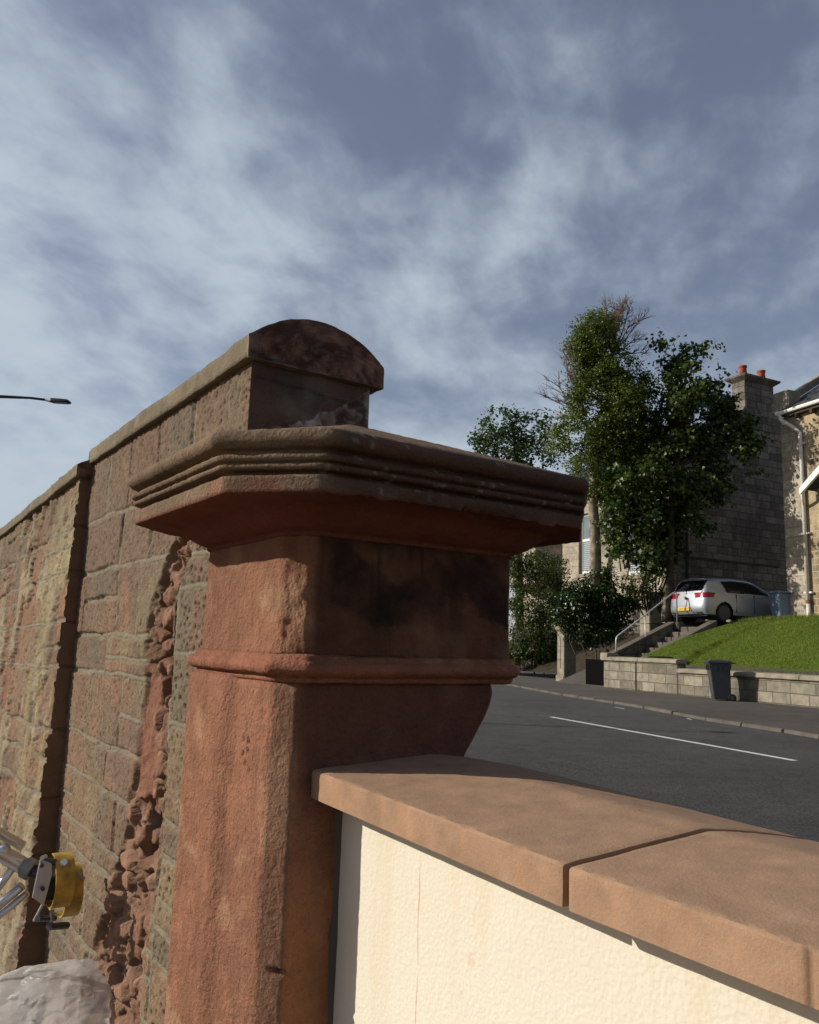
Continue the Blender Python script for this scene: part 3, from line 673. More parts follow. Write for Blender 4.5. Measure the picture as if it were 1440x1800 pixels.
# ================================================================== RED SANDSTONE GATE PILLAR
PCX, PCY = 1.8185, 3.095
def plan(hx, hy, c, cx, cy, dens=0.0105):
    dx = min(c*0.16, 0.012); e1_ = 0.28 if c < 0.1 else 0.05
    pts = [(-hx+dx, hy-c), (-hx+dx, -hy+c*(1+e1_)), (-hx+c, -hy), (hx-c, -hy), (hx, -hy+c), (hx, hy-c), (hx-c, hy), (-hx+c, hy)]
    cnt = NPLAN; out = []; nr = []
    for i in range(8):
        a = np.array(pts[i]); b = np.array(pts[(i+1) % 8]); n = cnt[i]; d = b-a; L = np.hypot(*d)+1e-9; nn_ = np.array([-d[1], d[0]])/L
        nn_ = nn_ if np.dot(nn_, (a+b)/2) > 0 else -nn_
        e = min(0.010, L*0.3)/L; ts = np.concatenate([[0, e], np.linspace(e, 1-e, n)[1:-1], [1-e]])
        for t in ts:
            q = a+d*t
            if t == 0: q = q*(1-0.0035/max(0.05, np.hypot(*q)))
            out.append(q); nr.append(nn_)
    return np.array(out)+[cx, cy], np.array(nr)
NPLAN = [80, 16, 92, 16, 70, 12, 60, 12]
def pillar_part(name, prof, hx0, hy0, cx, cy, cfun, colfun, dispfun, parent, cap_top=False):
    """prof: list of (offset, z) densified by arc length"""
    P = [np.array(prof[0], float)]
    for a, b in zip(prof[:-1], prof[1:]):
        a = np.array(a, float); b = np.array(b, float); k = max(1, int(np.hypot(*(b-a))/0.010))
        for j in range(1, k+1): P.append(a+(b-a)*j/k)
    P = np.array(P); rows = []; nrm = []
    for o, z in P:
        q, n = plan(max(hx0+o, 0.02), max(hy0+o, 0.012), cfun(o, z), cx, cy); rows.append(np.column_stack([q, np.full(len(q), z)])); nrm.append(n)
    m = len(rows[0]); co = np.array(rows).reshape(-1, 3); nr = np.array(nrm).reshape(-1, 2)
    # profile normal mix
    dP = np.gradient(P, axis=0); dn = np.stack([dP[:, 1], -dP[:, 0]], 1); dn /= np.linalg.norm(dn, axis=1)[:, None]+1e-9
    w = np.repeat(dn, m, axis=0); N = np.column_stack([nr*w[:, :1], w[:, 1]])
    co0 = co.copy(); co = co+N*dispfun(co0)[:, None]
    f = grid_faces(len(P), m); r = np.arange(len(P)-1); f = np.vstack([f, np.stack([r*m+m-1, (r+1)*m+m-1, (r+1)*m, r*m], 1)])
    c = colfun(co0)
    fl = [tuple(x) for x in ()]
    o = mesh_np(name, co, f[:, ::-1], M['redstone'], parent, True, np.clip(c, .008, .9))
    return o
REDL, REDD, CAPB = [np.array(lin(*c)[:3]) for c in ((168, 106, 80), (138, 86, 66), (118, 101, 81))]
SOOT = np.array(lin(48, 38, 36)[:3]); PALE = np.array(lin(192, 138, 108)[:3])
def col_red(co):
    n = (fbm(co, 2.4, 5, 201)[:, None]+1)/2; n2 = (fbm(co, 6, 5, 202)[:, None]+1)/2; n3 = (fbm(co*[1, 1, .5], 14, 5, 203, .6)[:, None]+1)/2
    c = REDD*(1-n)+REDL*n; c = c*(1-sstep(.55, .72, n2)*.5)+PALE*sstep(.55, .72, n2)*.5; return c*(0.72+0.56*n3)*np.array([0.94, 1.06, 1.06])
def col_drum(co):
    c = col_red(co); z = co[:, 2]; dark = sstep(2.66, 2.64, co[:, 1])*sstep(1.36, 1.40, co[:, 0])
    # black crust blotches on the face towards the low wall
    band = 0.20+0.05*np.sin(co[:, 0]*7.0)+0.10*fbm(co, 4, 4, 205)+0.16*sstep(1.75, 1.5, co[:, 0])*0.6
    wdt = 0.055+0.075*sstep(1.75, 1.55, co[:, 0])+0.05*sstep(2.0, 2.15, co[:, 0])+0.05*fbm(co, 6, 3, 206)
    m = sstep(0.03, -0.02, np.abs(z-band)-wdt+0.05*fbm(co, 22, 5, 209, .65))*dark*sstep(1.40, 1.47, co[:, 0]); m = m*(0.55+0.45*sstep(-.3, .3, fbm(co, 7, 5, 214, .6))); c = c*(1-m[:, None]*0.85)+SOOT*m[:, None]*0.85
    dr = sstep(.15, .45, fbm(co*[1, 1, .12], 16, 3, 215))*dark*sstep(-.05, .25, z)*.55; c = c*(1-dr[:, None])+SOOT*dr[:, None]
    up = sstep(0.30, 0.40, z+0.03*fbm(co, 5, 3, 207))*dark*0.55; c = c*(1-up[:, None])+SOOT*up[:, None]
    c = c*(1-0.45*dark[:, None])  # whole shaded face darkened in the colour to deepen its shade
    c = c*np.array([0.90, 1.02, 1.0])
    d2 = (sstep(0.02, -0.05, z+0.06*fbm(co, 4, 3, 208))*0.35)[:, None]*sstep(1.5, 1.2, co[:, 0])[:, None]; c = c*(1-d2)+np.array(lin(140, 96, 76)[:3])*d2
    return c
def d_stone(amp=0.006, seed=300):
    def fn(co): return fbm(co, 5, 4, seed)*amp*1.3+fbm(co, 26, 4, seed+1)*amp*0.8+fbm(co, 80, 2, seed+2)*amp*0.35
    return fn
def d_drum(co):
    h = d_stone(0.005, 310)(co); ch = sstep(1.290, 1.305, co[:, 0])*sstep(1.40, 1.36, co[:, 0])*sstep(2.9, 2.8, co[:, 1])   # eroded chamfer
    h = h+ch*(fbm(co, 20, 6, 315, 0.65)*0.011-0.002); h = h-0.008*sstep(0.30, 0.40, np.abs(fbm(co, 8, 3, 316))*ch)
    return h
def d_shaft(co):
    x, y, z = co.T; h = fbm(co*[1, 1, 0.45], 6, 3, 320)*0.005+fbm(co, 30, 5, 321, 0.6)*0.0030+fbm(co, 60, 3, 322)*0.0030
    litm = sstep(1.288, 1.275, x)
    h = h+litm*(0.026*sstep(3.00, 3.12, y+0.03*fbm(co*[0, 0, 1], 1.5, 3, 323))-0.012*sstep(2.86, 2.78, y)*0)
    for (cy_, cz_, rr) in ((2.885, -0.36, .012), (2.93, -0.36, .010), (2.885, -0.395, .012), (2.925, -0.41, .011), (2.90, -0.44, .013), (2.86, -0.46, .009)):
        h = h-litm*0.022*sstep(rr, rr*0.4, np.hypot(y-cy_, (z-cz_)*1.0))
    h = h-0.03*sstep(0.014, 0.004, np.hypot((x+y-1.30-2.655)*0.7, z+1.08))*sstep(1.40, 1.33, x)
    return h
def col_shaft(co):
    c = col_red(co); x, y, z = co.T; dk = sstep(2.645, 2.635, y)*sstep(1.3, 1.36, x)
    up = dk*sstep(-0.9, -0.4, z+.06*fbm(co, 4, 3, 211))*0.7; c = c*(1-up[:, None])+np.array(lin(92, 56, 48)[:3])*up[:, None]  # side turned from the sun painted darker, deepening its shade
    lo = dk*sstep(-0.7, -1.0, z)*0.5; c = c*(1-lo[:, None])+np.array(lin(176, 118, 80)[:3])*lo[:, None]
    ch = sstep(1.270, 1.278, x)*sstep(1.33, 1.325, x)*sstep(2.75, 2.7, y)*.5; c = c*(1-ch[:, None])+np.array(lin(118, 90, 72)[:3])*ch[:, None]
    c = c*np.array([0.95, 1.05, 1.06]); return c
def d_cap(co):
    x, y, z = co.T; h = fbm(co, 5, 4, 330)*0.004+fbm(co, 26, 4, 331)*0.0028+fbm(co, 80, 2, 332)*0.0015
    # broken underside towards the low wall
    dk = sstep(2.5, 2.4, y)*sstep(1.3, 1.45, x)*sstep(0.53, 0.49, z)*sstep(2.6, 2.4, x)
    h = h-dk*np.clip(fbm(co, 5, 5, 333, 0.6)+0.12, 0, 1)*0.11
    return h
def col_cap(co):
    x, y, z = co.T; n = (fbm(co, 3, 5, 220)[:, None]+1)/2; c = CAPB*np.array([1.08, 1.02, .98])*(0.72+0.66*n)*(0.85+.3*(fbm(co, 18, 4, 225)[:, None]+1)/2)
    red = sstep(0.62, 0.74, (fbm(co, 4.5, 4, 221)[:, None]+1)/2)*0.4; c = c*(1-red)+REDL*red
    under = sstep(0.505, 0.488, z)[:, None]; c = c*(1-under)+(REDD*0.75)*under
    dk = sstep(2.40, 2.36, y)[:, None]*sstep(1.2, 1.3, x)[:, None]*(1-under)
    c = c*(1-.7*dk)+np.array(lin(78, 60, 54)[:3])*.7*dk  # cap's side away from the sun: shade put into the colour
    wd, wv = worley(x, z*1.2+y*.3, 0.034, 9); sp = (sstep(0.34, 0.16, wd+.2*fbm(co, 60, 2, 77))*(wv > 0.86)*sstep(2.45, 2.40, y))[:, None]*(1-under); c = c*(1-sp*.55)+np.array(lin(168, 158, 150)[:3])*sp*.55
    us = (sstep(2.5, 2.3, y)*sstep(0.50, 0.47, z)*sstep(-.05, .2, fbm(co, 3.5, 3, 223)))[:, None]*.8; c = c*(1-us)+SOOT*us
    return c
pil = thing('gate_pillar', 'red sandstone gate pillar with moulded chamfered cap, nearest thing at the end of the cream wall', 'pillar')
HX, HY = 0.5415, 0.465
sx = (1.2585+2.266)/2; shx = (2.266-1.2585)/2
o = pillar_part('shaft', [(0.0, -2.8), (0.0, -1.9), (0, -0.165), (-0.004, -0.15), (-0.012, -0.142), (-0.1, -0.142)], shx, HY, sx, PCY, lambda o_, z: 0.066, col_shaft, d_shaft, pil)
me = o.data; cc = np.zeros(len(me.vertices)*3, np.float32); me.vertices.foreach_get('co', cc); cc = cc.reshape(-1, 3)/K
kx = sstep(1.75, 2.27, cc[:, 0]); cut = sstep(-0.17, -0.52, cc[:, 2])*0.17+sstep(-0.5, -0.9, cc[:, 2])*-0.0; cc[:, 0] -= kx*cut
me.vertices.foreach_set('co', (cc*K).astype(np.float32).ravel()); me.update()
pillar_part('ring_moulding', [(-0.12, -0.142), (0.012, -0.142), (0.020, -0.136), (0.022, -0.126), (0.016, -0.121), (0.034, -0.118), (0.052, -0.108), (0.060, -0.094), (0.058, -0.078), (0.046, -0.066), (0.030, -0.061), (0.029, -0.050), (0.010, -0.042), (-0.01, -0.04), (-0.1, -0.04)], HX, HY, PCX, PCY, lambda o_, z: 0.072+max(o_, 0)*0.8, col_red, d_stone(0.0035, 340), pil)
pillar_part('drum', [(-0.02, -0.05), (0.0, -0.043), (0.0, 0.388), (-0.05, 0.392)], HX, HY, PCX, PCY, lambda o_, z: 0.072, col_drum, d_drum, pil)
capc = lambda o_, z: 0.072+(0.246-0.072)*min(1, max(0, o_)/0.30)+max(0, o_-0.30)*1.2 if z < 0.70 else 0.305*max(0.05, (0.97-z)/0.275)
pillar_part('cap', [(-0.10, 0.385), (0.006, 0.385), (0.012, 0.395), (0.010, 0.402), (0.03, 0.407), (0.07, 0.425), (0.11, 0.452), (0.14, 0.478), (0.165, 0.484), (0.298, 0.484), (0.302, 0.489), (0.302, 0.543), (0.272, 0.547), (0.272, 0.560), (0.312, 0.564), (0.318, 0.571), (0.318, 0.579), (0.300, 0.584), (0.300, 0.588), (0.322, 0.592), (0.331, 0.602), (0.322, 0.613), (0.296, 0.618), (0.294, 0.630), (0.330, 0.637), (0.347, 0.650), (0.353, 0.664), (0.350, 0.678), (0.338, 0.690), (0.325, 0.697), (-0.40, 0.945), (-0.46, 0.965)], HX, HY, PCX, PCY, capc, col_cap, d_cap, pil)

# ================================================================== LOW CREAM WALL WITH SANDSTONE COPING
low = thing('garden_wall', 'low cream roughcast wall topped with smooth sandstone slabs, running up to the red pillar', 'wall')
MB().box(1.52, 2.24, -6.0, 2.645, -2.8, -0.56).build('wall_body', M['cream'], low)
def slab(y0, y1, z_front0, slope, parent, seed, label=None):
    # section: front edge, saddle top, back edge
    sec = [(1.40, -0.092), (1.40, -0.006), (1.406, 0.0)] + [(1.406+(1.90-1.406)*k, 0.032*k**0.9) for k in np.linspace(0, 1, 30)[1:]] + [(1.9+0.45*k, 0.032-0.066*k**1.25) for k in np.linspace(0, 1, 26)[1:]] + [(2.352, -0.045), (2.352, -0.115), (1.9, -0.098)]
    S = []; m = len(sec)
    for i in range(m):
        a = np.array(sec[i]); b = np.array(sec[(i+1) % m]); k = max(1, int(np.hypot(*(b-a))/0.014))
        for j in range(k): S.append(a+(b-a)*j/k)
    S = np.array(S); m = len(S); ny = int((y1-y0)/0.012); ys = np.linspace(y0, y1, ny); cen = np.array([1.87, -0.05])
    ease = np.minimum(1, np.minimum(ys-y0, y1-ys)/0.010)*0.0025-0.0025
    Y = np.repeat(ys, m); X = np.tile(S[:, 0], ny); Zz = np.tile(S[:, 1], ny); nrm = S-cen; nrm[:, 0] *= 0.12; nrm /= np.linalg.norm(nrm, axis=1)[:, None]
    fr = np.abs(S[:, 0]-1.40) < 0.004; nrm[fr] = (-1, 0.15)
    p = np.stack([X, Y, Zz], 1); dh = fbm(p, 4, 4, seed)*0.0035+fbm(p, 22, 3, seed+1)*0.0018+fbm(p, 70, 2, seed+2)*0.0007
    # little chips along the arris and pock marks
    ar = sstep(0.018, 0.0, np.hypot(X-1.403, Zz+0.002)); dh = dh-ar*np.clip(fbm(p, 30, 3, seed+3)-0.2, 0, 1)*0.010
    wd, wv = worley(X, Y, 0.09, seed); dh = dh-sstep(0.05, 0.02, wd)*(wv > 0.95)*0.006
    dh = dh+np.repeat(ease, m)
    co = np.stack([X+np.tile(nrm[:, 0], ny)*dh, Y, Zz+np.tile(nrm[:, 1], ny)*dh+z_front0+slope*(Y-y1)], 1)
    f = grid_faces(ny, m); r = np.arange(ny-1); f = np.vstack([f, np.stack([r*m+m-1, (r+1)*m+m-1, (r+1)*m, r*m], 1)])
    n = (fbm(p*[1, 0.6, 1], 2.2, 5, seed+5)[:, None]+1)/2; n2 = (fbm(p*[1, .35, 1], 5, 4, seed+6)[:, None]+1)/2
    c = np.array(lin(163, 133, 107)[:3])*(1-n)+np.array(lin(155, 124, 98)[:3])*n
    c = c*(1-.3*sstep(.5, .7, n2))+np.array(lin(142, 114, 92)[:3])*.3*sstep(.5, .7, n2); c = c*(0.88+.24*(fbm(p, 30, 4, seed+8, .7)[:, None]+1)/2)
    gr = (sstep(1.92, 2.1, X+.1*fbm(p, 3, 3, 9))*.5)[:, None]; c = c*(1-gr)+np.array(lin(150, 120, 96)[:3])*gr
    sp = (sstep(0.10, 0.04, wd)*(wv > 0.95))[:, None]; c = c*(1-.6*sp)
    st = (fr[np.tile(np.arange(m), ny)]*sstep(.5, .75, (fbm(p*[1, 3, .3], 6, 3, seed+7)+1)/2))[:, None]*.14; c = c*(1-st)+np.array(lin(205, 146, 100)[:3])*st
    o = mesh_np('coping_slab', co, f, M['copestone'], parent, True, np.clip(c, .01, .9))
    bm = bmesh.new(); bm.from_mesh(o.data); bm.verts.ensure_lookup_table()
    for base_i in (0, (ny-1)*m):
        try: bm.faces.new([bm.verts[base_i+k] for k in range(m)])
        except Exception: pass
    bmesh.ops.recalc_face_normals(bm, faces=bm.faces); bm.to_mesh(o.data); bm.free()
    o.data.set_sharp_from_angle(angle=R(38)); return o
slab(1.412, 2.640, -0.436, 0.031, low, 401)
slab(-0.60, 1.392, -0.476, 0.004, low, 411)
slab(-1.40, -0.62, -0.484, 0.006, low, 421)
slab(-2.8, -1.42, -0.494, 0.006, low, 431)
slab(-4.2, -2.82, -0.504, 0.006, low, 441)
# mortar: recessed joint and the fillet between pillar and wall
mj = MB(); mj.box(1.43, 2.15, 1.388, 1.416, -0.56, -0.498); mj.build('mortar_joint', M['rust'], low, bevel=0.003, sub=2, jitter=0.004)
co = []; 
zz = np.linspace(-2.7, -0.58, 170); q = np.stack([zz*0, zz*0, zz], 1); wv = 0.010+0.008*fbm(q, 9, 4, 61)
mf = MB(); a_ = [(1.512-max(0.001, w), 2.632, z) for w, z in zip(wv, zz)]; b_ = [(1.523, 2.612-0.5*w, z) for w, z in zip(wv, zz)]; c_ = [(1.525, 2.634, z) for z in zz]
n_ = len(zz); mf.add(a_+b_+c_, [(i, i+1, n_+i+1, n_+i) for i in range(n_-1)]+[(n_+i, n_+i+1, 2*n_+i+1, 2*n_+i) for i in range(n_-1)]); mf.build('mortar_fillet', M['kerb'], low)
KF = 1.0

# ================================================================== FAR SIDE OF THE STREET
def frame(origin, az):       # rotation so that local +X runs away from the street (azimuth az+90) and local +Y runs up the street (azimuth az)
    return origin, -R(az)
FW = thing('street_wall', 'low sooty sandstone wall with stepped cope, holding back the grass slope behind the pavement', 'wall', O, -A1)
# local: x = v (away), y = -u
def lb(u0, u1, v0, v1, z0, z1): return MB().box(v0, v1, -u1, -u0, z0, z1)
lb(0.02, 1.62, 0.02, 0.34, ZR-0.1, -0.245).build('wall_block', M['ashW'], FW, 0.012, False, 0.02, 2)
lb(1.68, 3.50, 0.015, 0.34, ZR-0.1, -0.245).build('wall_block', M['ashW'], FW, 0.012, False, 0.02, 2)
lb(3.50, 16.0, 0.03, 0.34, ZR-0.1, -0.50).build('wall_block', M['ashW'], FW, 0.01, False, 0.02, 3)
def cope_stone(u0, u1, z, name='cope_stone'):
    m = MB(); y0, y1 = -u1, -u0; s = [(-0.05, z), (-0.05, z+0.075), (0.0, z+0.115), (0.34, z+0.135), (0.40, z+0.09), (0.40, z)]
    m.prism([(a, y0, b) for a, b in s], (0, y1-y0, 0)); return m.build(name, M['dress'], FW, 0.008)
cope_stone(-0.03, 1.80, -0.243); cope_stone(1.81, 3.52, -0.243)
for i in range(9): cope_stone(3.53+1.42*i, 3.53+1.42*(i+1)-0.012, -0.497)
lb(-0.10, 0.30, -0.04, 0.42, -0.235, 0.0).build('end_stone', M['dress'], FW, 0.02)

# stone gate pier
PP = at_z(996, 1198, ZR+0.03)
gp = thing('gate_pier', 'slim grey stone gate pier with narrow sunk panel, left of the low street wall', 'pier', (PP.x, PP.y, ZR+0.05), -A1)
m = MB(); w = 0.235; d = 0.27
m.box(-d, d, -w, w, 0.22, 1.86); g = m.build('shaft', M['dress'], gp, 0.02)
MB().box(-d-0.04, d+0.04, -w-0.04, w+0.04, -0.1, 0.22).build('base', M['dress'], gp, 0.025)
MB().lathe([(0.27, 1.86), (0.30, 1.90), (0.31, 1.96)], (0, 0, 0), n=4)
cp = MB(); 
def sq(z, a, b): return [(-a, -b, z), (a, -b, z), (a, b, z), (-a, b, z)]
rings = [sq(1.862, d+0.01, w+0.01), sq(1.93, d+0.06, w+0.06), sq(2.02, d+0.07, w+0.07), sq(2.05, d+0.02, w+0.02), sq(2.10, 0.08, 0.06)]
vs = sum(rings, []); fs = [(4*i+k, 4*i+(k+1) % 4, 4*i+4+(k+1) % 4, 4*i+4+k) for i in range(4) for k in range(4)]+[(3, 2, 1, 0), (16, 17, 18, 19)]
cp.add(vs, fs); cp.build('cap', M['dress'], gp, 0.008)
pm = MB(); pm.box(-d-0.004, -d+0.03, -0.028, 0.028, 0.45, 1.60); pm.build('sunk_panel', M['barkdark'], gp, 0.01)  # dark strip on the face stands in for the shaded recess
for zz_ in (0.78, 1.28): MB().box(-d-0.003, d+0.003, -w-0.003, w+0.003, zz_, zz_+0.012).build('joint', M['barkdark'], gp)

# ramp wall with sloping coping, left of the steps
rw = thing('ramp_wall', 'dark retaining wall with a sloping flat cope, climbing beside the garden steps', 'wall', O, -A1)
def slope_box(u0, u1, v0, v1, zb0, zb1, zt0, zt1): return MB().hexa([(v0, -u1, zb0), (v1, -u1, zb1), (v1, -u0, zb1), (v0, -u0, zb0), (v0, -u1, zt0), (v1, -u1, zt1), (v1, -u0, zt1), (v0, -u0, zt0)])
slope_box(0.0, 0.24, 0.36, 2.75, ZR, ZR, -0.06, 1.02).build('wall_body', M['ashA'], rw, 0.01)
slope_box(-0.08, 0.27, 0.25, 2.8, -0.075, 1.03, 0.0, 1.12).build('cope', M['kerb'], rw, 0.01)
# garden steps
st = thing('garden_steps', 'short flight of worn stone steps climbing to the parked silver car', 'steps', O, -A1)
ns = 7
for i in range(ns):
    z = -0.16+i*0.185; v0 = 0.85+i*0.34
    MB().box(v0, v0+0.46, -1.30, -0.28, z-0.22, z).build('step', M['kerb'], st, 0.02, False, 0.02, 1)
slope_box(1.30, 1.66, 0.40, 3.35, -0.5, 0.7, -0.13, 1.17).build('side_kerb', M['kerb'], st, 0.015, False, 0.02, 2)
# handrail
hr = thing('handrail', 'thin grey steel handrail on three posts beside the garden steps', 'handrail', O, -A1)
def L3(u, v, z): return Vector((v, -u, z))
rail = [L3(.2, .39, -.05), L3(.2, .39, .40), L3(.2, .41, .50), L3(.2, .47, .57), L3(.2, 1.60, 1.30), L3(.2, 2.80, 2.10), L3(.2, 2.90, 2.14), L3(.2, 2.96, 2.10), L3(.2, 2.96, 1.0)]
MB().tube(rail, 0.024, 10).build('rail', M['galv'], hr, smooth=True)
MB().tube([L3(.2, 1.60, 0.1), L3(.2, 1.60, 1.28)], 0.022, 10).build('post', M['galv'], hr, smooth=True)
bl_ = MB().box(2.80, 3.12, -0.42, -0.06, 0.85, 1.10); tag(bl_.build('stone_block', M['kerb'], None, 0.03, False, 0.03, 1), 'rough pinkish stone block at the top of the garden steps under the handrail post', 'stone').location = O
bpy.data.objects['stone_block'].rotation_euler = (0, 0, -A1)

# old garden wall with pier behind the steps
gw = thing('boundary_wall', 'old low garden wall with a small square pier, in deep shade under the trees', 'wall', O, -A1)
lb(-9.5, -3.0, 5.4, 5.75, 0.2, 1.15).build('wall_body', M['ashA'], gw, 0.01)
lb(-9.5, -3.0, 5.34, 5.80, 1.152, 1.25).build('cope', M['dress'], gw, 0.01)
lb(-4.15, -3.55, 4.9, 5.5, 0.2, 2.25).build('pier', M['dress'], gw, 0.02)
lb(-4.25, -3.45, 4.8, 5.6, 2.252, 2.45).build('pier_cap', M['dress'], gw, 0.03)

# black panel added to stand for the dark gap between pier and low wall
gap_panel = thing('gate', 'black panel added to stand for the dark gap between the gate pier and the low street wall', 'gate', O, -A1)
lb(-1.46, 0.0, 0.37, 0.40, ZR+0.06, -0.27).build('panel', M['carblackm'], gap_panel, 0.004)
lb(-1.46, 0.0, 0.36, 0.41, -0.268, -0.235).build('rail', M['carblackm'], gap_panel, 0.005)

# ---- wheelie bins
def bin_(name, label, loc, rz, mat, hgt=1.07):
    t = thing(name, label, 'wheelie bin', loc, rz)
    m = MB(); s = [(0.205, 0.235, 0.05), (0.245, 0.275, 0.80), (0.27, 0.285, 0.90), (0.27, 0.285, 0.96)]
    vs = []
    for a, b, z in s: vs += [(-a, -b, z), (a, -b, z), (a, b, z), (-a, b, z)]
    vs = [(x+(0.05 if z < 0.1 else 0), y, z) for x, y, z in vs]
    m.add(vs, [(4*i+k, 4*i+(k+1) % 4, 4*i+4+(k+1) % 4, 4*i+4+k) for i in range(3) for k in range(4)]+[(3, 2, 1, 0), (12, 13, 14, 15)])
    m.build('body', mat, t, 0.018)
    r = MB(); r.box(-0.284, 0.284, -0.296, 0.296, 0.925, 0.945)
    for y in (-0.17, -0.06, 0.06, 0.17): r.box(-0.283, -0.262, y-0.012, y+0.012, 0.78, 0.93)
    for x in (-0.12, 0.0, 0.12):
        r.box(x-0.012, x+0.012, -0.297, -0.275, 0.78, 0.93); r.box(x-0.012, x+0.012, 0.275, 0.297, 0.78, 0.93)
    r.build('rim_ribs', mat, t, 0.004)
    l = MB(); vs = []
    for a, b, z in ((0.305, 0.315, 0.962), (0.31, 0.32, 0.995), (0.27, 0.28, 1.035), (0.10, 0.12, 1.055)): vs += [(-a, -b, z), (a, -b, z), (a, b, z), (-a, b, z)]
    l.add(vs, [(4*i+k, 4*i+(k+1) % 4, 4*i+4+(k+1) % 4, 4*i+4+k) for i in range(3) for k in range(4)]+[(3, 2, 1, 0), (12, 13, 14, 15)])
    l.build('lid', mat, t, 0.012)
    MB().tube([(0.30, -0.20, 0.97), (0.39, -0.20, 0.985), (0.39, 0.20, 0.985), (0.30, 0.20, 0.97)], 0.014, 8).build('handle', mat, t)
    MB().tube([(0.27, -0.26, 0.11), (0.27, 0.26, 0.11)], 0.012, 8).build('axle', M['steel'], t)
    for s_ in (-1, 1):
        wl = MB().lathe([(0.03, -0.025), (0.085, -0.025), (0.10, -0.018), (0.10, 0.018), (0.085, 0.025), (0.03, 0.025)], (0.27, s_*0.275, 0.10), 'y', 24).build('wheel', M['rubber'], t, smooth=False)
        MB().lathe([(0.055, -0.031), (0.060, 0.0), (0.055, 0.031)], (0.27, s_*0.275, 0.10), 'y', 20).build('hub', M['hub'], wl)
    return t
bp = at_z(1262, 1236, ZR+0.02)
bin_('wheelie_bin', 'dark grey two-wheeled bin standing on the pavement against the low street wall', (bp.x+1.08, bp.y+0.72, ZR+0.01), -R(44), M['binblack'])
bb = at(1374, 1080, 27.6)
bin_('wheelie_bin', 'pale blue two-wheeled bin at the top of the lawn by the house corner', (bb.x, bb.y, 1.20), -A1-R(100), M['binblue'])

# ---- the far house (gable, chimney) : House A
AZA = 7.0
PA = at(1178, 1000, 34.0)
nA = Vector((math.sin(R(97)), math.cos(R(97)), 0)); lA = Vector((math.sin(R(7)), math.cos(R(7)), 0))
hA = thing('stone_house', 'tall old stone house with a big shaded gable and chimney, half hidden behind the trees', 'house', (PA.x, PA.y, 1.1), -R(AZA))
GW_, GD = 10.4, 11.0          # gable width (x), length (y)
eave, peak = 6.6, 11.2
cxg = 5.5
xa_, xb_ = cxg-0.72, cxg+1.2
# gable wall (shaded side) follows the chimney shoulders
prof = [(0, -0.5), (GW_, -0.5), (GW_, eave), (xb_+0.35, eave+3.35), (xb_, eave+3.9), (xb_, 9.2), (xa_, 9.2), (xa_, eave+3.6), (xa_-0.8, eave+2.7), (0, eave-0.1)]
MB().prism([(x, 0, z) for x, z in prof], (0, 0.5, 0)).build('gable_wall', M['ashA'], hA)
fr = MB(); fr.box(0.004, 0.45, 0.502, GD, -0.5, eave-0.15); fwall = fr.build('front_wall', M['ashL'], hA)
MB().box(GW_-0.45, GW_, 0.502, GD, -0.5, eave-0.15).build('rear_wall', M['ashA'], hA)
rf = MB(); rf.prism([(-0.25, 0.35, eave-0.25), (-0.25, 0.35, eave-0.1), (cxg, 0.35, 9.75), (GW_+0.2, 0.35, eave-0.1), (GW_+0.2, 0.35, eave-0.25), (cxg, 0.35, 9.55)], (0, GD+0.2, 0)); roofA = rf.build('roof', M['slate'], hA)
ch = MB().box(xa_+0.0, xb_, -0.03, 0.70, 9.19, 11.45).build('chimney', M['ashA'], hA, 0.01)
m = MB(); vs = []
for e, z in ((0.0, 11.452), (0.22, 11.62), (0.24, 11.7), (0.05, 11.77)): vs += [(xa_-e, -0.03-e, z), (xb_+e, -0.03-e, z), (xb_+e, 0.70+e, z), (xa_-e, 0.70+e, z)]
m.add(vs, [(4*i+k, 4*i+(k+1) % 4, 4*i+4+(k+1) % 4, 4*i+4+k) for i in range(3) for k in range(4)]+[(3, 2, 1, 0), (12, 13, 14, 15)]); m.build('chimney_cap', M['ashA'], ch)
for x in (xa_+0.34, xb_-0.34):
    MB().lathe([(0.20, 11.75), (0.175, 12.1), (0.17, 12.18), (0.20, 12.20), (0.205, 12.28), (0.17, 12.285)], (x, 0.34, 0), n=18).build('chimney_pot', M['terracotta'], ch, smooth=True)
MB().tube([(0.9, -0.09, 0), (0.9, -0.09, eave-0.6)], 0.06, 8).build('drainpipe', M['cartrim'], hA)
MB().box(0.9, 6.6, -0.035, 0.0, 2.93, 3.03).build('ledge', M['barkdark'], hA, 0.01)
def sash(parent, y0, y1, z0, z1, blind=True, x=0.0, fm='white', nm='window'):
    d = 0.16
    w = MB(); t_ = 0.11
    w.box(x-0.012+d, x+0.05+d, y0, y0+t_, z0, z1); w.box(x-0.012+d, x+0.05+d, y1-t_, y1, z0, z1)
    w.box(x-0.01+d, x+0.05+d, y0+t_, y1-t_, z1-t_, z1); w.box(x-0.01+d, x+0.05+d, y0+t_, y1-t_, z0, z0+0.15)
    w.box(x-0.014+d, x+0.05+d, y0+t_, y1-t_, (z0+z1)/2+0.12, (z0+z1)/2+0.24); o = w.build(nm, M[fm], parent, 0.008)
    MB().box(x+0.02+d, x+0.03+d, y0+t_, y1-t_, z0+0.15, z1-t_).build('pane', M['winglass'], o)
    if blind:
        b = MB(); k = int((z1-z0)*0.5/0.09)
        for i in range(k): zz = z0+0.2+i*0.09; b.box(x+0.005+d, x+0.016+d, y0+t_+0.03, y1-t_-0.03, zz, zz+0.055)
        b.build('blind', M['blind'], o)
    return o
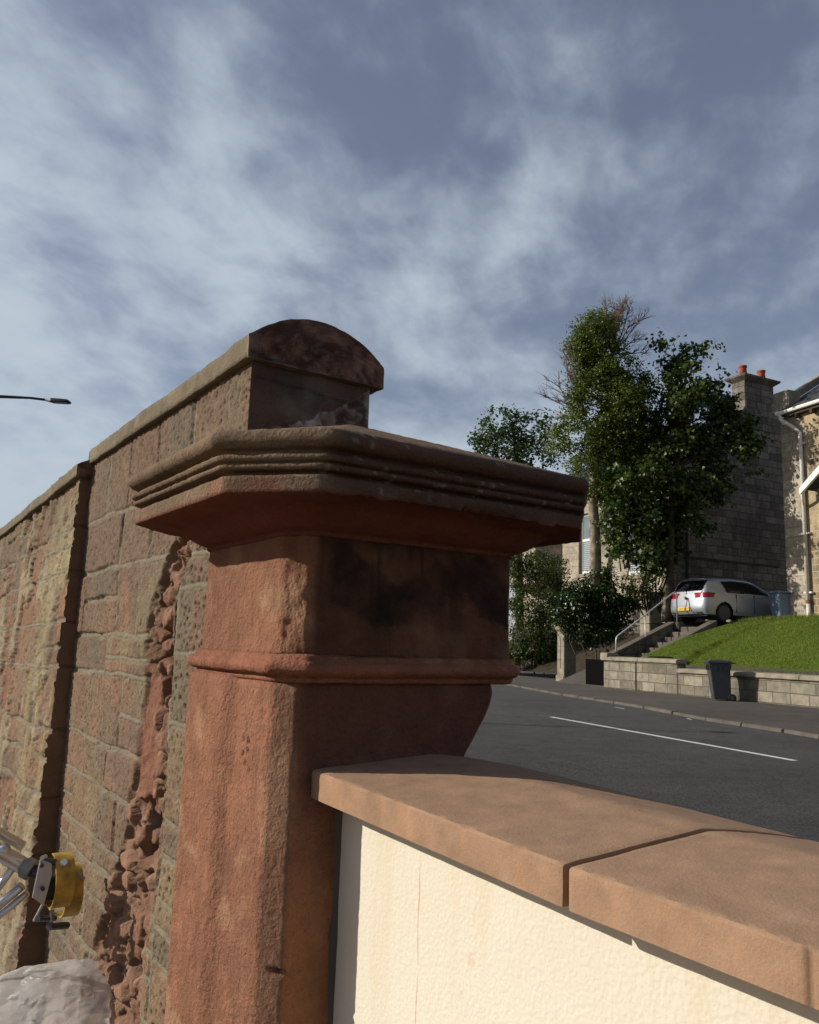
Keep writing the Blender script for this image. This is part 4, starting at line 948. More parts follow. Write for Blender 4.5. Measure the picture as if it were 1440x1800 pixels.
# window in the front wall: photo px 1018-1050, 905-1005
wy0, wy1, wz0, wz1 = 4.68, 5.92, 2.55, 5.45
bmh = bpy.data.objects[fwall.name]
me = bmh.data; bpy.data.objects.remove(bmh)
fw2 = MB(); xx0, xx1 = 0.0, 0.45
fw2.box(xx0, xx1, 0.502, wy0, -0.5, eave-0.15); fw2.box(xx0, xx1, wy1, GD, -0.5, eave-0.15); fw2.box(xx0, xx1, wy0, wy1, -0.5, wz0); fw2.box(xx0, xx1, wy0, wy1, wz1, eave-0.15)
fwall = fw2.build('front_wall', M['ashL'], hA)
sash(hA, wy0, wy1, wz0, wz1)
MB().box(-0.07, 0.1, wy0-0.12, wy1+0.12, wz0-0.16, wz0).build('sill', M['dress'], hA, 0.01)
sash(hA, 1.35, 2.45, 2.3, 5.0, True, -0.2)
MB().box(-0.08, 0.05, 1.25, 2.55, 2.12, 2.29).build('sill', M['dress'], hA, 0.01)
# bay at the left end
bay = MB(); bay.prism([(0.0, 7.2, 2.2), (-1.1, 7.9, 2.2), (-1.1, 10.2, 2.2), (0.0, 10.9, 2.2)], (0, 0, 1.9)).build('bay', M['ashL'], hA)
bw_ = MB()
for k in range(5):
    y = 7.95+k*0.55; bw_.box(-1.19, -1.102, y-0.04, y+0.04, 4.1, 5.7)
bw_.box(-1.19, -1.102, 7.9, 10.2, 4.1, 4.22); bw_.box(-1.19, -1.102, 7.9, 10.2, 4.9, 4.98); bw_.box(-1.19, -1.102, 7.9, 10.2, 5.6, 5.74)
bwo = bw_.build('bay_window', M['bayblue'], hA)
MB().box(-1.10, -1.06, 7.92, 10.18, 4.1, 5.7).build('pane', M['winglass'], bwo)
MB().prism([(0.0, 7.1, 5.75), (-1.3, 7.8, 5.75), (-1.3, 10.3, 5.75), (0.0, 11.0, 5.75)], (0, 0, 0.3)).build('bay_roof', M['slate'], hA)

# ---- right-hand house : House B
AZB = 13.0
PB = at(1386, 1080, 27.5)
hB = thing('stone_house', 'buff stone house at the right edge, white gutter and downpipe on its sunlit front', 'house', (PB.x, PB.y, 1.1), -R(AZB))
EB = 7.15
MB().box(0.0, 9.0, -1.02, 0.0, -0.4, EB+0.0).build('corner_wall', M['ashL'], hB, 0.0)
MB().box(0.006, 9.0, -9.0, -1.022, -0.4, EB).build('front_wall', M['ashB'], hB)
rb_ = MB(); rb_.prism([(-0.22, -0.1, EB+0.05), (-0.22, -0.1, EB+0.2), (4.5, -0.1, EB+3.2), (9.3, -0.1, EB+0.2), (9.3, -0.1, EB+0.05)], (0, -9, 0)).build('roof', M['slate'], hB)
MB().box(-0.14, 0.45, -0.50, 0.16, EB+0.12, EB+0.92).build('skew_stone', M['dress'], hB, 0.03)
MB().prism([(-0.1, 0.02, EB+0.25), (-0.1, 0.02, EB+0.55), (4.5, 0.02, EB+3.5), (4.5, 0.02, EB+3.2)], (0, 0.27, 0)).build('verge', M['dress'], hB)
MB().tube([(-0.26, -0.10, EB+0.10), (-0.26, -9, EB+0.10)], 0.075, 8).build('gutter', M['white'], hB)
sf = MB(); sf.box(-0.20, 0.0, -9, -0.42, EB-0.06, EB+0.03)
for k in range(12): sf.box(-0.22, 0.02, -0.9-k*0.65, -0.8-k*0.65, EB-0.18, EB-0.062)
sf.build('eaves_boards', M['barkdark'], hB)
pipe = MB().tube([(-0.26, -0.22, EB+0.06), (-0.25, -0.30, EB-0.16), (-0.16, -0.72, EB-0.50), (-0.10, -0.92, EB-0.72), (-0.10, -0.94, 0.75)], 0.065, 12).build('downpipe', M['whitep'], hB, smooth=True)
MB().tube([(-0.10, -0.94, 0.80), (-0.10, -0.94, 0.70)], 0.085, 12).build('pipe_collar', M['rust'], pipe)
MB().tube([(-0.10, -0.94, 0.74), (-0.10, -0.94, -0.2)], 0.067, 12).build('lower_pipe', M['whitep'], pipe, smooth=True)
for z in (1.05, 3.0, EB-1.1):
    MB().box(-0.12, 0.004, -1.11, -0.77, z-0.03, z+0.03).build('pipe_bracket', M['whitep'], pipe, 0.01)
# small projecting gabled hood with a white bargeboard
pg = MB(); pg.prism([(-0.4, -1.35, 4.35), (-0.4, -1.35, 4.48), (-0.4, -3.4, 6.0), (-0.4, -5.5, 4.48), (-0.4, -5.5, 4.35), (-0.4, -3.4, 5.8)], (0.4, 0, 0)).build('hood_roof', M['slate'], hB)
MB().prism([(-0.5, -1.15, 4.22), (-0.5, -1.15, 4.44), (-0.5, -3.4, 6.12), (-0.5, -3.4, 5.85)], (0.095, 0, 0)).build('bargeboard', M['white'], hB)
MB().tube([(-0.45, -1.20, 4.25), (-0.3, -1.10, 4.1), (-0.12, -0.98, 3.95)], 0.05, 8).build('hood_pipe', M['white'], hB, smooth=True)
MB().box(-0.25, 0.0, -5.2, -2.6, -0.3, 4.3).build('porch_wall', M['ashB'], hB)
# edging stones on the brow of the lawn
for i, (px, py, w) in enumerate([(1282, 1093, .10), (1243, 1088, .06), (1372, 1084, .16), (1384, 1083, .22), (1397, 1082, .17), (1409, 1080, .26), (1425, 1079, .2), (1432, 1078, .15)]):
    p = at(px, py, 26.6 if px > 1300 else 27.0); bm = bmesh.new(); bmesh.ops.create_icosphere(bm, subdivisions=2, radius=1)
    c = np.array([v.co[:] for v in bm.verts]); dd = fbm(c, 1.4, 3, 500+i)
    for v, q in zip(bm.verts, dd): v.co = Vector((v.co.x*w*0.8, v.co.y*w, v.co.z*w*0.5))*(1+0.4*q)
    me = bpy.data.meshes.new('edging_stone'); bm.to_mesh(me); bm.free(); me.materials.append(M['dress']); so = bpy.data.objects.new('edging_stone', me); COL.objects.link(so)
    so.location = (p.x, p.y, 1.16+0.03*(i > 1)); tag(so, ['pale rounded stone lying on the brow of the lawn behind the car wheel', 'small pale stone in the grass just left of the car wheel'][i % 2] if i < 2 else 'rough pale edging stone at the foot of the buff house by the downpipe', 'stone', 'edging stones at the top of the lawn')

# ---- cars
def hatchback(label, loc, rz, paint, plate=True):
    t = thing('parked_car', label, 'car', loc, rz)
    # control rows: (x, y, z) for 8 columns from sill to roof centre
    def side(x, w, belt, re, roof, ws=1.0, sill=0.20):
        return [(x, .84*w, sill), (x, .885*w, .42), (x, .90*w, .70), (x, .865*w, belt), (x, (.865*w+.70*w*ws)/2+.015, (belt+re)/2), (x, .66*w*ws, re), (x, .36*w, roof-.012), (x, 0, roof)]
    rows = [[(.05, 0, .26), (-.03, 0, .42), (.00, 0, .68), (.07, 0, .97), (.15, 0, 1.17), (.27, 0, 1.38), (.40, 0, 1.455), (.75, 0, 1.475)],
            [(.06, .45, .26), (-.02, .45, .42), (.01, .45, .68), (.08, .43, .97), (.16, .43, 1.17), (.28, .39, 1.375), (.42, .24, 1.45), (.80, 0, 1.478)],
            [(.10, .72, .25), (.02, .72, .42), (.04, .73, .68), (.11, .70, .97), (.20, .67, 1.17), (.33, .60, 1.355), (.50, .32, 1.448), (.88, 0, 1.480)],
            [(.20, .83, .23), (.13, .85, .42), (.15, .86, .69), (.22, .81, .97), (.31, .745, 1.17), (.44, .655, 1.35), (.64, .35, 1.45), (.98, 0, 1.482)],
            [(.42, .85, .21), (.40, .88, .42), (.42, .895, .70), (.46, .85, .97), (.54, .77, 1.17), (.64, .67, 1.36), (.85, .36, 1.46), (1.1, 0, 1.486)],
            side(.85, 1, .955, 1.385, 1.48), side(1.3, 1, .945, 1.405, 1.495), side(1.8, 1, .935, 1.395, 1.49), side(2.2, 1, .93, 1.35, 1.45),
            side(2.6, 1, .93, 1.18, 1.29, 1.03), side(2.95, 1, .925, 1.02, 1.10, 1.1), side(3.15, .995, .915, .965, 1.01, 1.15), side(3.5, .98, .87, .915, .955, 1.15), side(3.85, .95, .79, .84, .875, 1.15),
            side(4.08, .88, .68, .72, .75, 1.1), side(4.2, .72, .56, .60, .62, 1.1), [(4.26, 0, z) for z in (.22, .35, .48, .52, .54, .56, .57, .58)]]
    A = np.array(rows, float)
    def dens(A, k):       # Catmull-Rom along axis 0
        n = A.shape[0]; out = []
        for i in range(n-1):
            p0 = A[max(i-1, 0)]; p1 = A[i]; p2 = A[i+1]; p3 = A[min(i+2, n-1)]
            for s in np.arange(0, 1, 1.0/k):
                out.append(0.5*((2*p1)+(-p0+p2)*s+(2*p0-5*p1+4*p2-p3)*s*s+(-p0+3*p1-3*p2+p3)*s**3))
        out.append(A[-1]); return np.array(out)
    G = dens(A, 10); G = dens(G.transpose(1, 0, 2), 12).transpose(1, 0, 2); nu, nv = G.shape[:2]
    G[..., 1] = np.clip(G[..., 1], 0, None); G[0, :, 1] = 0; G[-1, :, 1] = 0; G[:, -1, 1] = 0
    cen = (G[:-1, :-1]+G[1:, :-1]+G[:-1, 1:]+G[1:, 1:])/4
    x, y, z = cen[..., 0], cen[..., 1], cen[..., 2]
    ui = np.arange(nu-1)[:, None]*np.ones((1, nv-1)); rear = ui < 36
    def inpoly(px, pz, poly):
        c = np.zeros(px.shape, bool); n = len(poly)
        for i in range(n):
            x1, z1 = poly[i]; x2, z2 = poly[(i+1) % n]
            c ^= ((z1 > pz) != (z2 > pz)) & (px < (x2-x1)*(pz-z1)/(z2-z1+1e-12)+x1)
        return c
    sidewin = inpoly(x, z, [(.92, .975), (.80, 1.33), (1.25, 1.375), (1.9, 1.365), (2.3, 1.285), (2.6, 1.15), (2.98, .97), (2.7, .955)]) & ~rear & (y > .5)
    rearwin = rear & (z > 1.0) & (z < 1.36) & (y < .66)
    wscreen = (x > 2.35) & (x < 3.12) & (y < .66) & (z > .98) & ~sidewin & (z < 1.40-0.0*x) & (ui > 70)
    tail = (z > .78) & (z < .95-.0*y) & (((ui < 46) & (y > .34+.5*(.95-z))) ) & (x < .36+.6*(z-.78))
    arch = ((np.hypot(x-.80, z-.31) < .36) | (np.hypot(x-3.43, z-.31) < .36)) & (z < .70) & (y > .3)
    lowb = (z < .25) & ~arch
    cls = np.zeros(x.shape, int); cls[lowb] = 4; cls[tail] = 3; cls[sidewin | rearwin | wscreen] = 1; cls[arch] = 9
    names = {0: ('body', paint), 1: ('window', 'carglass'), 3: ('tail_light', 'tail'), 4: ('lower_trim', 'cartrim')}
    vid = np.arange(nu*nv).reshape(nu, nv); q = np.stack([vid[:-1, :-1], vid[1:, :-1], vid[1:, 1:], vid[:-1, 1:]], -1)
    V = G.reshape(-1, 3)
    for k, (nm, mt) in names.items():
        f = q[cls == k]
        if nm == 'tail_light':
            for sgn in (1, -1):
                used, inv = np.unique(f, return_inverse=True); mesh_np(nm, V[used]*[1, sgn, 1], inv.reshape(-1, 4)[:, ::sgn], M[mt], t)
            continue
        used, inv = np.unique(f, return_inverse=True); inv = inv.reshape(-1, 4); a = V[used]; n = len(a)
        if nm == 'body':
            nc = (len(a))
        mesh_np(nm, np.vstack([a, a*[1, -1, 1]]), np.vstack([inv, inv[:, ::-1]+n]), M[mt], t)
    # underbody and inner arches
    MB().box(.3, 4.0, -.62, .62, .17, .55).build('underbody', M['cartrim'], t)
    MB().box(.15, 4.1, -.80, .80, .20, .30).build('sill_trim', M['cartrim'], t)
    for xw in (.80, 3.43): MB().box(xw-.37, xw+.37, -.80, .80, .45, .69).build('wheel_well', M['cartrim'], t)
    for xw in (.80, 3.43):
        for s in (-1, 1):
            wl = MB().lathe([(.15, -.10), (.29, -.10), (.315, -.07), (.315, .07), (.29, .10), (.15, .10)], (xw, s*.77, .315), 'y', 32).build('wheel', M['rubber'], t, smooth=False)
            rm = MB()
            for k in range(5):
                a_ = k*2*math.pi/5; d_ = Vector((math.cos(a_), 0, math.sin(a_))); e_ = Vector((-math.sin(a_), 0, math.cos(a_)))
                c0 = Vector((xw, s*.865, .315)); p = [c0+d_*r_*1.0+e_*w_ for r_, w_ in ((.03, -.035), (.215, -.02), (.215, .02), (.03, .035))]; rm.prism(p, (0, s*.012, 0))
            rm.lathe([(.215, -.01), (.235, -.01), (.235, .012), (.215, .012)], (xw, s*.868, .315), 'y', 28)
            rm.build('rim', M['hub'], wl)
    for s in (-1, 1):
        MB().lathe([(.02, -.10), (.07, -.08), (.085, 0), (.07, .08), (.02, .10)], (2.72, s*.98, 1.02), 'y', 12).build('mirror', M[paint], t, smooth=True)
        for xh in (1.55, 2.35): MB().tube([(xh-.09, s*.893, .86), (xh-.07, s*.915, .865), (xh+.07, s*.915, .865), (xh+.09, s*.893, .86)], .014, 6).build('door_handle', M[paint], t)
        for xs in (1.30, 2.05): MB().box(xs-.004, xs+.004, s*.885-.02, s*.885+.021, .35, .93).build('door_gap', M['cartrim'], t)
    MB().tube([(0.30, -.56, 1.385), (0.24, 0, 1.435), (0.30, .56, 1.385)], .022, 8).build('roof_spoiler', M[paint], t)
    if plate:
        pl = MB().box(-.052, -.034, -.20, .32, .375, .485); po = pl.build('number_plate', M['plate'], t)
        cu = bpy.data.curves.new('plate_text', 'FONT'); cu.body = 'GC12 KKA'; cu.size = .088; cu.extrude = .001; cu.align_x = 'CENTER'; cu.materials.append(M['ink'])
        to = bpy.data.objects.new('lettering', cu); COL.objects.link(to); to.location = (-.0535, .06, .398); to.rotation_euler = (R(90), 0, R(-90)); bpy.context.view_layer.update(); mt_ = bpy.data.meshes.new_from_object(to.evaluated_get(bpy.context.evaluated_depsgraph_get())); om = bpy.data.objects.new('lettering', mt_); COL.objects.link(om); om.parent = po; om.location = to.location; om.rotation_euler = to.rotation_euler; bpy.data.objects.remove(to)
        MB().lathe([(.045, -.03), (.052, -.01), (.045, .01)], (-.015, 0, .79), 'x', 20).build('tailgate_badge', M['steel'], t, smooth=False)
    MB().box(-.005, .05, -.70, -.42, .30, .325).build('bumper_trim', M['cartrim'], t); MB().box(-.005, .05, .42, .70, .30, .325).build('bumper_trim', M['cartrim'], t)
    return t
CR = at(1245, 1090, 27.4); hd = Vector((math.sin(R(97)), math.cos(R(97)), 0)); lf_ = Vector((math.sin(R(7)), math.cos(R(7)), 0))
cp0 = Vector((CR.x, CR.y, 0))+lf_*0.88-hd*0.1
hatchback('silver hatchback parked tail towards the street above the garden steps', (cp0.x, cp0.y, 1.125), math.atan2(hd.y, hd.x)-R(5), 'carsilver').scale = (1.05, 1.05, 1.05)
cp1 = at(1352, 1060, 37.5)
hatchback('black car parked in deep shade beyond the silver one, only its rounded roof showing', (cp1.x, cp1.y, 1.3), math.atan2(hd.y, hd.x), 'carblack', False)

# ================================================================== STREET LAMP (left)
lamp = thing('street_lamp', 'slim dark street lamp whose long arm reaches in from the left edge of the sky', 'street lamp', (1.12, 15.9, -1.83))
def LL(p): return Vector(p)-Vector((1.12, 15.9, -1.83))
hp = at(118, 706, 12.55) if False else Vector((2.76, 15.0, 4.06))
q0 = at(82, 703, 1.0); q0 = q0*(15.15/q0.y); q1 = at(118, 705, 1.0); q1 = q1*(14.95/q1.y); qL = at(0, 697, 1.0); qL = qL*(15.6/qL.y); qP = at(-45, 696, 1.0); qP = qP*(15.9/qP.y)
MB().tube([(0, 0, 0), (0, 0, 3), LL(qP)*Vector((0, 0, 1)) if False else (LL(qP).x, LL(qP).y, LL(qP).z)], [0.075, 0.06, 0.045], 10).build('pole', M['lampgrey'], lamp)
MB().tube([LL(qP), LL(qL), LL(qL)*0.35+LL(q0)*0.65+Vector((0, 0, .015)), LL(q0)], [0.036, 0.030, 0.022, 0.022], 8).build('arm', M['lampgrey'], lamp, smooth=True)
dv = (q1-q0).normalized(); sdv = Vector((-dv.y, dv.x, 0)).normalized()
hm = MB(); P0 = LL(q0)-dv*0.02; ring = []
for s, w, hh, up in ((0, .03, .025, 0), (.05, .05, .04, 0), (.12, .085, .05, -.005), (.30, .10, .045, -.008), (.40, .10, .035, -.008), (.43, .08, .02, -.008)):
    c0 = P0+dv*s+Vector((0, 0, up)); ring.append([c0-sdv*w-Vector((0, 0, hh*.6)), c0+sdv*w-Vector((0, 0, hh*.6)), c0+sdv*w*.8+Vector((0, 0, hh*.6)), c0-sdv*w*.8+Vector((0, 0, hh*.6))])
hm.add(sum(ring, []), [(4*i+k, 4*i+(k+1) % 4, 4*i+4+(k+1) % 4, 4*i+4+k) for i in range(5) for k in range(4)]+[(3, 2, 1, 0), (20, 21, 22, 23)])
lh = hm.build('lamp_head', M['lampgrey'], lamp, 0.006)
c0 = P0+dv*0.28-Vector((0, 0, .035)); MB().hexa([c0+dv*a+sdv*b+Vector((0, 0, c)) for c in (-.008, .004) for a, b in ((-.11, -.06), (.11, -.06), (.11, .06), (-.11, .06))]).build('lens', M['lampglass'], lh)

# ================================================================== SCAFFOLD FRAME END AND PLASTIC BAG (lower left)
KF = K
def pix_y(px, py, Y): d = at(px, py, 1.0); return d*(Y/d.y)
sc_ = thing('scaffold_frame', 'aluminium scaffold tubes ending in a bracket with two yellow curved bands against the stone wall', 'scaffold')
YB = 5.35
A0 = pix_y(-190, 1395, 5.9); A1_ = pix_y(52, 1528, 5.42); B1 = pix_y(75, 1545, YB)
ax = (A1_-A0).normalized()
MB().tube([A0, A1_], 0.047, 20).build('tube', M['alu'], sc_, smooth=True)
MB().tube([A0+Vector((0, .10, .10)), A1_-ax*0.03+Vector((0, .12, .09))], 0.028, 16).build('tube', M['alu'], sc_, smooth=True)
MB().tube([A1_-ax*0.035, A1_+ax*0.02], 0.060, 20).build('collar', M['steel'], sc_, bevel=0.004, smooth=False)
MB().tube([A1_-ax*0.02, A1_+ax*0.13], 0.036, 18).build('stem', M['darksteel'], sc_, smooth=True)
for a_, b_, r_ in (((-90, 1665), (38, 1558), 0.026), ((-60, 1640), (30, 1515), 0.022), ((-110, 1700), (48, 1570), 0.020), ((-40, 1560), (10, 1490), 0.03)):
    MB().tube([pix_y(*a_, 5.75), pix_y(*b_, 5.48)], r_, 14).build('brace', M['alu'], sc_, smooth=True)
def band(cx, cy, Yc, rad, wid):       # part of a hoop whose axis points at the wall (+X)
    o = pix_y(cx, cy, Yc-rad*0.9); th = np.linspace(R(100), R(-112), 40); n = len(th); m = MB(); L = []
    for x_, rr in ((0, rad), (wid, rad*1.0), (0, rad-0.008), (wid, rad-0.008)):
        L.append([(o.x+x_, Yc-np.cos(t)*rr, o.z+np.sin(t)*rr) for t in th])
    f = []
    for i in range(n-1): f += [(i, i+1, n+i+1, n+i), (2*n+i, 3*n+i, 3*n+i+1, 2*n+i+1), (i, 2*n+i, 2*n+i+1, i+1), (n+i, n+i+1, 3*n+i+1, 3*n+i)]
    f += [(0, n, 3*n, 2*n), (n-1, 3*n-1, 4*n-1, 2*n-1)]
    m.add(sum(L, []), f)
    e = L[0][-1]; m.tube([(e[0]-0.045, e[1]-.02, e[2]+.03), (e[0]-0.02, e[1]-.01, e[2]-.002), (e[0]+wid, e[1], e[2])], 0.008, 6)
    return m.build('band', M['yellow'], sc_)
band(97, 1559, 5.36, 0.150, 0.105); band(116, 1576, 5.52, 0.150, 0.095)
yd = YB-0.16
yd = 5.16
pl = [pix_y(*q, yd) for q in ((71, 1511), (91, 1519), (92, 1536), (77, 1592), (57, 1578))]
MB().prism(pl, (0.0, 0.012, 0)).build('plate', M['galv'], sc_, 0.002)
for q in ((73, 1521), (75, 1562)):
    c_ = pix_y(*q, yd-0.01); MB().lathe([(0.012, -.012), (0.012, .012)], c_, 'y', 6).build('bolt', M['darksteel'], sc_)
tb = lambda a, b, r_, mt, nm, y=(YB-.1): MB().tube([pix_y(*a, y), pix_y(*b, y+.12)], r_, 10).build(nm, M[mt], sc_)
tb((82, 1515), (115, 1517), .020, 'darksteel', 'cross_bar'); tb((66, 1615), (96, 1614), .017, 'darksteel', 'cross_bar'); tb((86, 1629), (118, 1627), .020, 'darksteel', 'cross_bar')
tb((75, 1590), (60, 1618), .008, 'galv', 'lug', YB-.12); tb((92, 1602), (90, 1625), .012, 'steel', 'lug'); tb((74, 1508), (80, 1506), .012, 'galv', 'pin'); tb((120, 1522), (146, 1545), .014, 'steel', 'lug')
tb((112, 1516), (124, 1530), .020, 'galv', 'clamp')
cc_ = pix_y(88, 1560, 5.42); MB().lathe([(0.03, -.04), (0.07, -.04), (0.07, .12), (0.03, .12)], (cc_.x, 5.42, cc_.z), 'x', 26).build('core', M['cartrim'], sc_)

# crumpled white plastic sack
def sack():
    nu, nv = 260, 190; U, V = np.meshgrid(np.linspace(0, 1, nu), np.linspace(0, 1, nv), indexing='ij')
    th = (U*2*np.pi).ravel(); v = V.ravel()
    rad = 0.40*(1-0.10*v)*(1-sstep(0.90, 1.0, v)*0.9); z = v*0.74
    sqx = np.sign(np.cos(th))*np.abs(np.cos(th))**0.6; sqy = np.sign(np.sin(th))*np.abs(np.sin(th))**0.6
    co = np.stack([sqx*rad*1.15, sqy*rad*0.8, z], 1)
    r1 = 1-2*np.abs(fbm(co, 2.1, 3, 701)); r2 = 1-2*np.abs(fbm(co, 4.6, 4, 702)); r3 = 1-2*np.abs(fbm(co*[1, 1, 0.6], 9, 3, 709)); t1_ = np.clip(1-np.abs(fbm(co, 2.6, 3, 711))*5, 0, 1)**1.5; t2_ = np.clip(1-np.abs(fbm(co, 5.5, 3, 712))*5, 0, 1)**1.5; s = r1*0.05+t1_*0.055+t2_*0.032-np.clip(1-np.abs(fbm(co, 3.4, 3, 713))*4, 0, 1)*0.05+r3*0.008+fbm(co, 22, 3, 703)*0.006
    co[:, 0] += np.cos(th)*s; co[:, 1] += np.sin(th)*s; co[:, 2] += 0.05*fbm(co, 2.2, 3, 704)*v-0.08*v*(co[:, 0] < 0)*np.abs(co[:, 0])
    f = grid_faces(nu, nv); f = f[:, ::-1]
    top = pix_y(88, 1702, 5.35)
    o = mesh_np('plastic_sack', co, f, M['bag'], None, True); o.location = ((top.x-0.02)*K, 5.35*K, (top.z-0.77)*K); o.rotation_euler = (0, 0, R(20))
    return tag(o, 'crumpled translucent white plastic sack at the foot of the stone wall', 'sack')
sack()
KF = 1.0

# ================================================================== TREES AND SHRUBS
def leaf_mesh(name, pts, out, size, mat, parent, seed, broad=0.8, droop=0.35, tone=None):
    """one folded six-point leaf per point (4 triangles as 2 quads), facing roughly outwards/upwards"""
    r = np.random.default_rng(seed); n = len(pts)
    nrm = out*0.7+r.normal(0, .55, (n, 3))+[0, 0, 0.45]; nrm /= np.linalg.norm(nrm, axis=1)[:, None]+1e-9
    d = r.normal(0, 1, (n, 3))+[0, 0, -droop]; d -= nrm*(d*nrm).sum(1)[:, None]; d /= np.linalg.norm(d, axis=1)[:, None]+1e-9
    s = np.cross(nrm, d); L = (size*r.uniform(.6, 1.25, n))[:, None]; Wd = L*broad*0.5
    fold = nrm*L*0.12
    p0 = pts; p1 = pts+d*L*0.45+s*Wd+fold; p2 = pts+d*L; p3 = pts+d*L*0.45-s*Wd+fold; 
    co = np.stack([p0, p1, p2, p3], 1).reshape(-1, 3); i = np.arange(n)*4
    f = np.concatenate([np.stack([i, i+1, i+2], 1), np.stack([i, i+2, i+3], 1)])
    t = tone if tone is not None else r.random(n); t = np.clip(t+r.normal(0, .16, n), 0, 1)
    c = np.repeat(np.stack([t, r.random(n), t*0], 1), 4, 0)
    return mesh_np(name, co, f, mat, parent, False, c)
def blob_points(blobs, seed, clump_r, per, density, shell=0.62, gap=0.0):
    """blobs: (center, rx(horizontal), rz). returns leaf points, outward dirs, clump centres, tone"""
    r = np.random.default_rng(seed); P = []; OUT = []; C = []; T = []
    for c, rx, rz in blobs:
        n = int(density*(rx*rx*rz)**0.72)+3
        for _ in range(n):
            d = r.normal(0, 1, 3); d /= np.linalg.norm(d); rad = r.uniform(shell, 1.06) if r.random() < 0.8 else r.uniform(0.2, shell)
            cc = np.array(c)+d*[rx, rx, rz]*rad
            C.append(cc); k = max(3, int(per*r.uniform(.5, 1.4))); cr = clump_r*r.uniform(.6, 1.3)
            q = r.normal(0, .5, (k, 3))*cr*[1, 1, .75]; P.append(cc+q); OUT.append(d*0.6+q/cr*.6); T.append(np.full(k, r.random()))
    P = np.vstack(P); OUT = np.vstack(OUT); T = np.concatenate(T); C = np.array(C)
    if gap:
        g = fbm(P, 1.6, 3, seed+5); m = g > -gap; P, OUT, T = P[m], OUT[m], T[m]
        C = C[fbm(C, 1.6, 3, seed+5) > -gap]
    return P, OUT, C, T
def limbs(trunk, C, n, rb, seed, mat, parent, name='branches'):
    r = random.Random(seed); m = MB(); idx = list(range(len(C))); r.shuffle(idx); T = [Vector(p) for p in trunk]
    for i in idx[:n]:
        c = Vector(C[i]); zt = max(T[0].z+0.35*(T[-1].z-T[0].z), min(T[-1].z, c.z-0.5*abs(c.x-T[0].x)-0.3)); f = (zt-T[0].z)/(T[-1].z-T[0].z+1e-6)
        k = min(len(T)-2, int(f*(len(T)-1))); w = f*(len(T)-1)-k; b = T[k].lerp(T[k+1], w); mid = b.lerp(c, .5)+Vector((r.uniform(-.2, .2), r.uniform(-.2, .2), r.uniform(0, .35)))
        m.tube([b, b.lerp(mid, .5)+Vector((0, 0, .04)), mid, c], [rb, rb*.75, rb*.5, rb*.15], 5, False)
    return m.build(name, mat, parent, smooth=True)
def twigs(base, tips, r0_, seed, mat, parent, name='bare_twigs', fork=3, spread=0.35):
    r = random.Random(seed); m = MB()
    for t in tips:
        b = Vector(base); t = Vector(t); a = b.lerp(t, .35)+Vector((r.uniform(-.1, .1), r.uniform(-.1, .1), r.uniform(-.15, .05))); c = b.lerp(t, .7)+Vector((r.uniform(-.1, .1), r.uniform(-.1, .1), 0))
        m.tube([b, a, c, t], [r0_, r0_*.7, r0_*.45, r0_*.2], 5, False)
        for q, L in ((a, .5), (c, .4), (b.lerp(t, .55), .45), (b.lerp(t, .85), .25), (c, .3)):
            for _ in range(fork):
                d = (t-b).normalized()+Vector((r.uniform(-1, 1), r.uniform(-1, 1), r.uniform(-.5, 1)))*.8; d.normalize(); e = q+d*(t-b).length*L*r.uniform(.4, 1); g = q.lerp(e, .5)+Vector((r.uniform(-.05, .05), r.uniform(-.05, .05), .03))
                m.tube([q, g, e], [r0_*.35, r0_*.25, r0_*.12], 4, False)
                for _ in range(2):
                    e2 = g+(e-g)*r.uniform(.3, .8)+Vector((r.uniform(-1, 1), r.uniform(-1, 1), r.uniform(-.3, 1)))*.22; m.tube([g, e2], [r0_*.2, r0_*.1], 4, False)
    return m.build(name, mat, parent, smooth=True)
def rel(p, o): return Vector(p)-Vector(o)
def mkblobs(lst, depth, org, jd=0.8, seed=0):
    r = random.Random(seed); out = []
    for b in lst:
        x, y, rx, ry = b[:4]; dp = b[4] if len(b) > 4 else depth; dp += r.uniform(-jd, jd)
        c = at(x, y, dp)-Vector(org); out.append((np.array(c), rx*dp/F, ry*dp/F))
    return out

# T1: tall tree with small leaves and bare top, pale trunk
b1 = at(1047, 1030, 30.5); o1 = (b1.x, b1.y, 1.1)
t1 = thing('tree', 'tallest tree, small-leaved with dead bare twigs on top and a pale straight trunk', 'tree', o1)
tr = [rel((b1.x, b1.y, .9), o1)]+[rel(at(x, y, 30.5), o1) for x, y in ((1047, 960), (1043, 890), (1046, 820), (1060, 740), (1072, 660), (1078, 600), (1085, 560))]
MB().tube(tr, [.26, .21, .19, .17, .13, .09, .06, .03], 12).build('trunk', M['bark'], t1, smooth=True)
bl = mkblobs([(1038, 585, 30, 34), (1060, 565, 30, 24), (1035, 630, 36, 36), (1075, 630, 32, 36), (1060, 680, 48, 42), (1110, 665, 34, 34), (1130, 700, 26, 38), (1045, 730, 42, 40), (1095, 740, 52, 46), (1010, 760, 36, 34), (985, 775, 26, 26), (1055, 790, 52, 42), (1110, 800, 46, 42), (1020, 820, 30, 26), (1075, 845, 40, 32), (1140, 760, 30, 40), (1050, 575, 34, 28), (1030, 610, 34, 40), (1045, 660, 44, 44), (1090, 700, 44, 44), (1020, 700, 24, 40), (1080, 770, 60, 50), (1130, 730, 30, 50), (1145, 820, 24, 40), (1080, 880, 26, 26), (1075, 920, 18, 24), (1085, 950, 20, 20), (1030, 860, 16, 16)], 30.5, o1, .7, 1)
P, Oo, C, T = blob_points(bl, 5, 0.30, 44, 125, gap=0.22)
leaf_mesh('crown', P, Oo, 0.095, M['leafmix'], t1, 7, .7, tone=T)
limbs(tr, C, 90, .05, 3, M['twig'], t1)
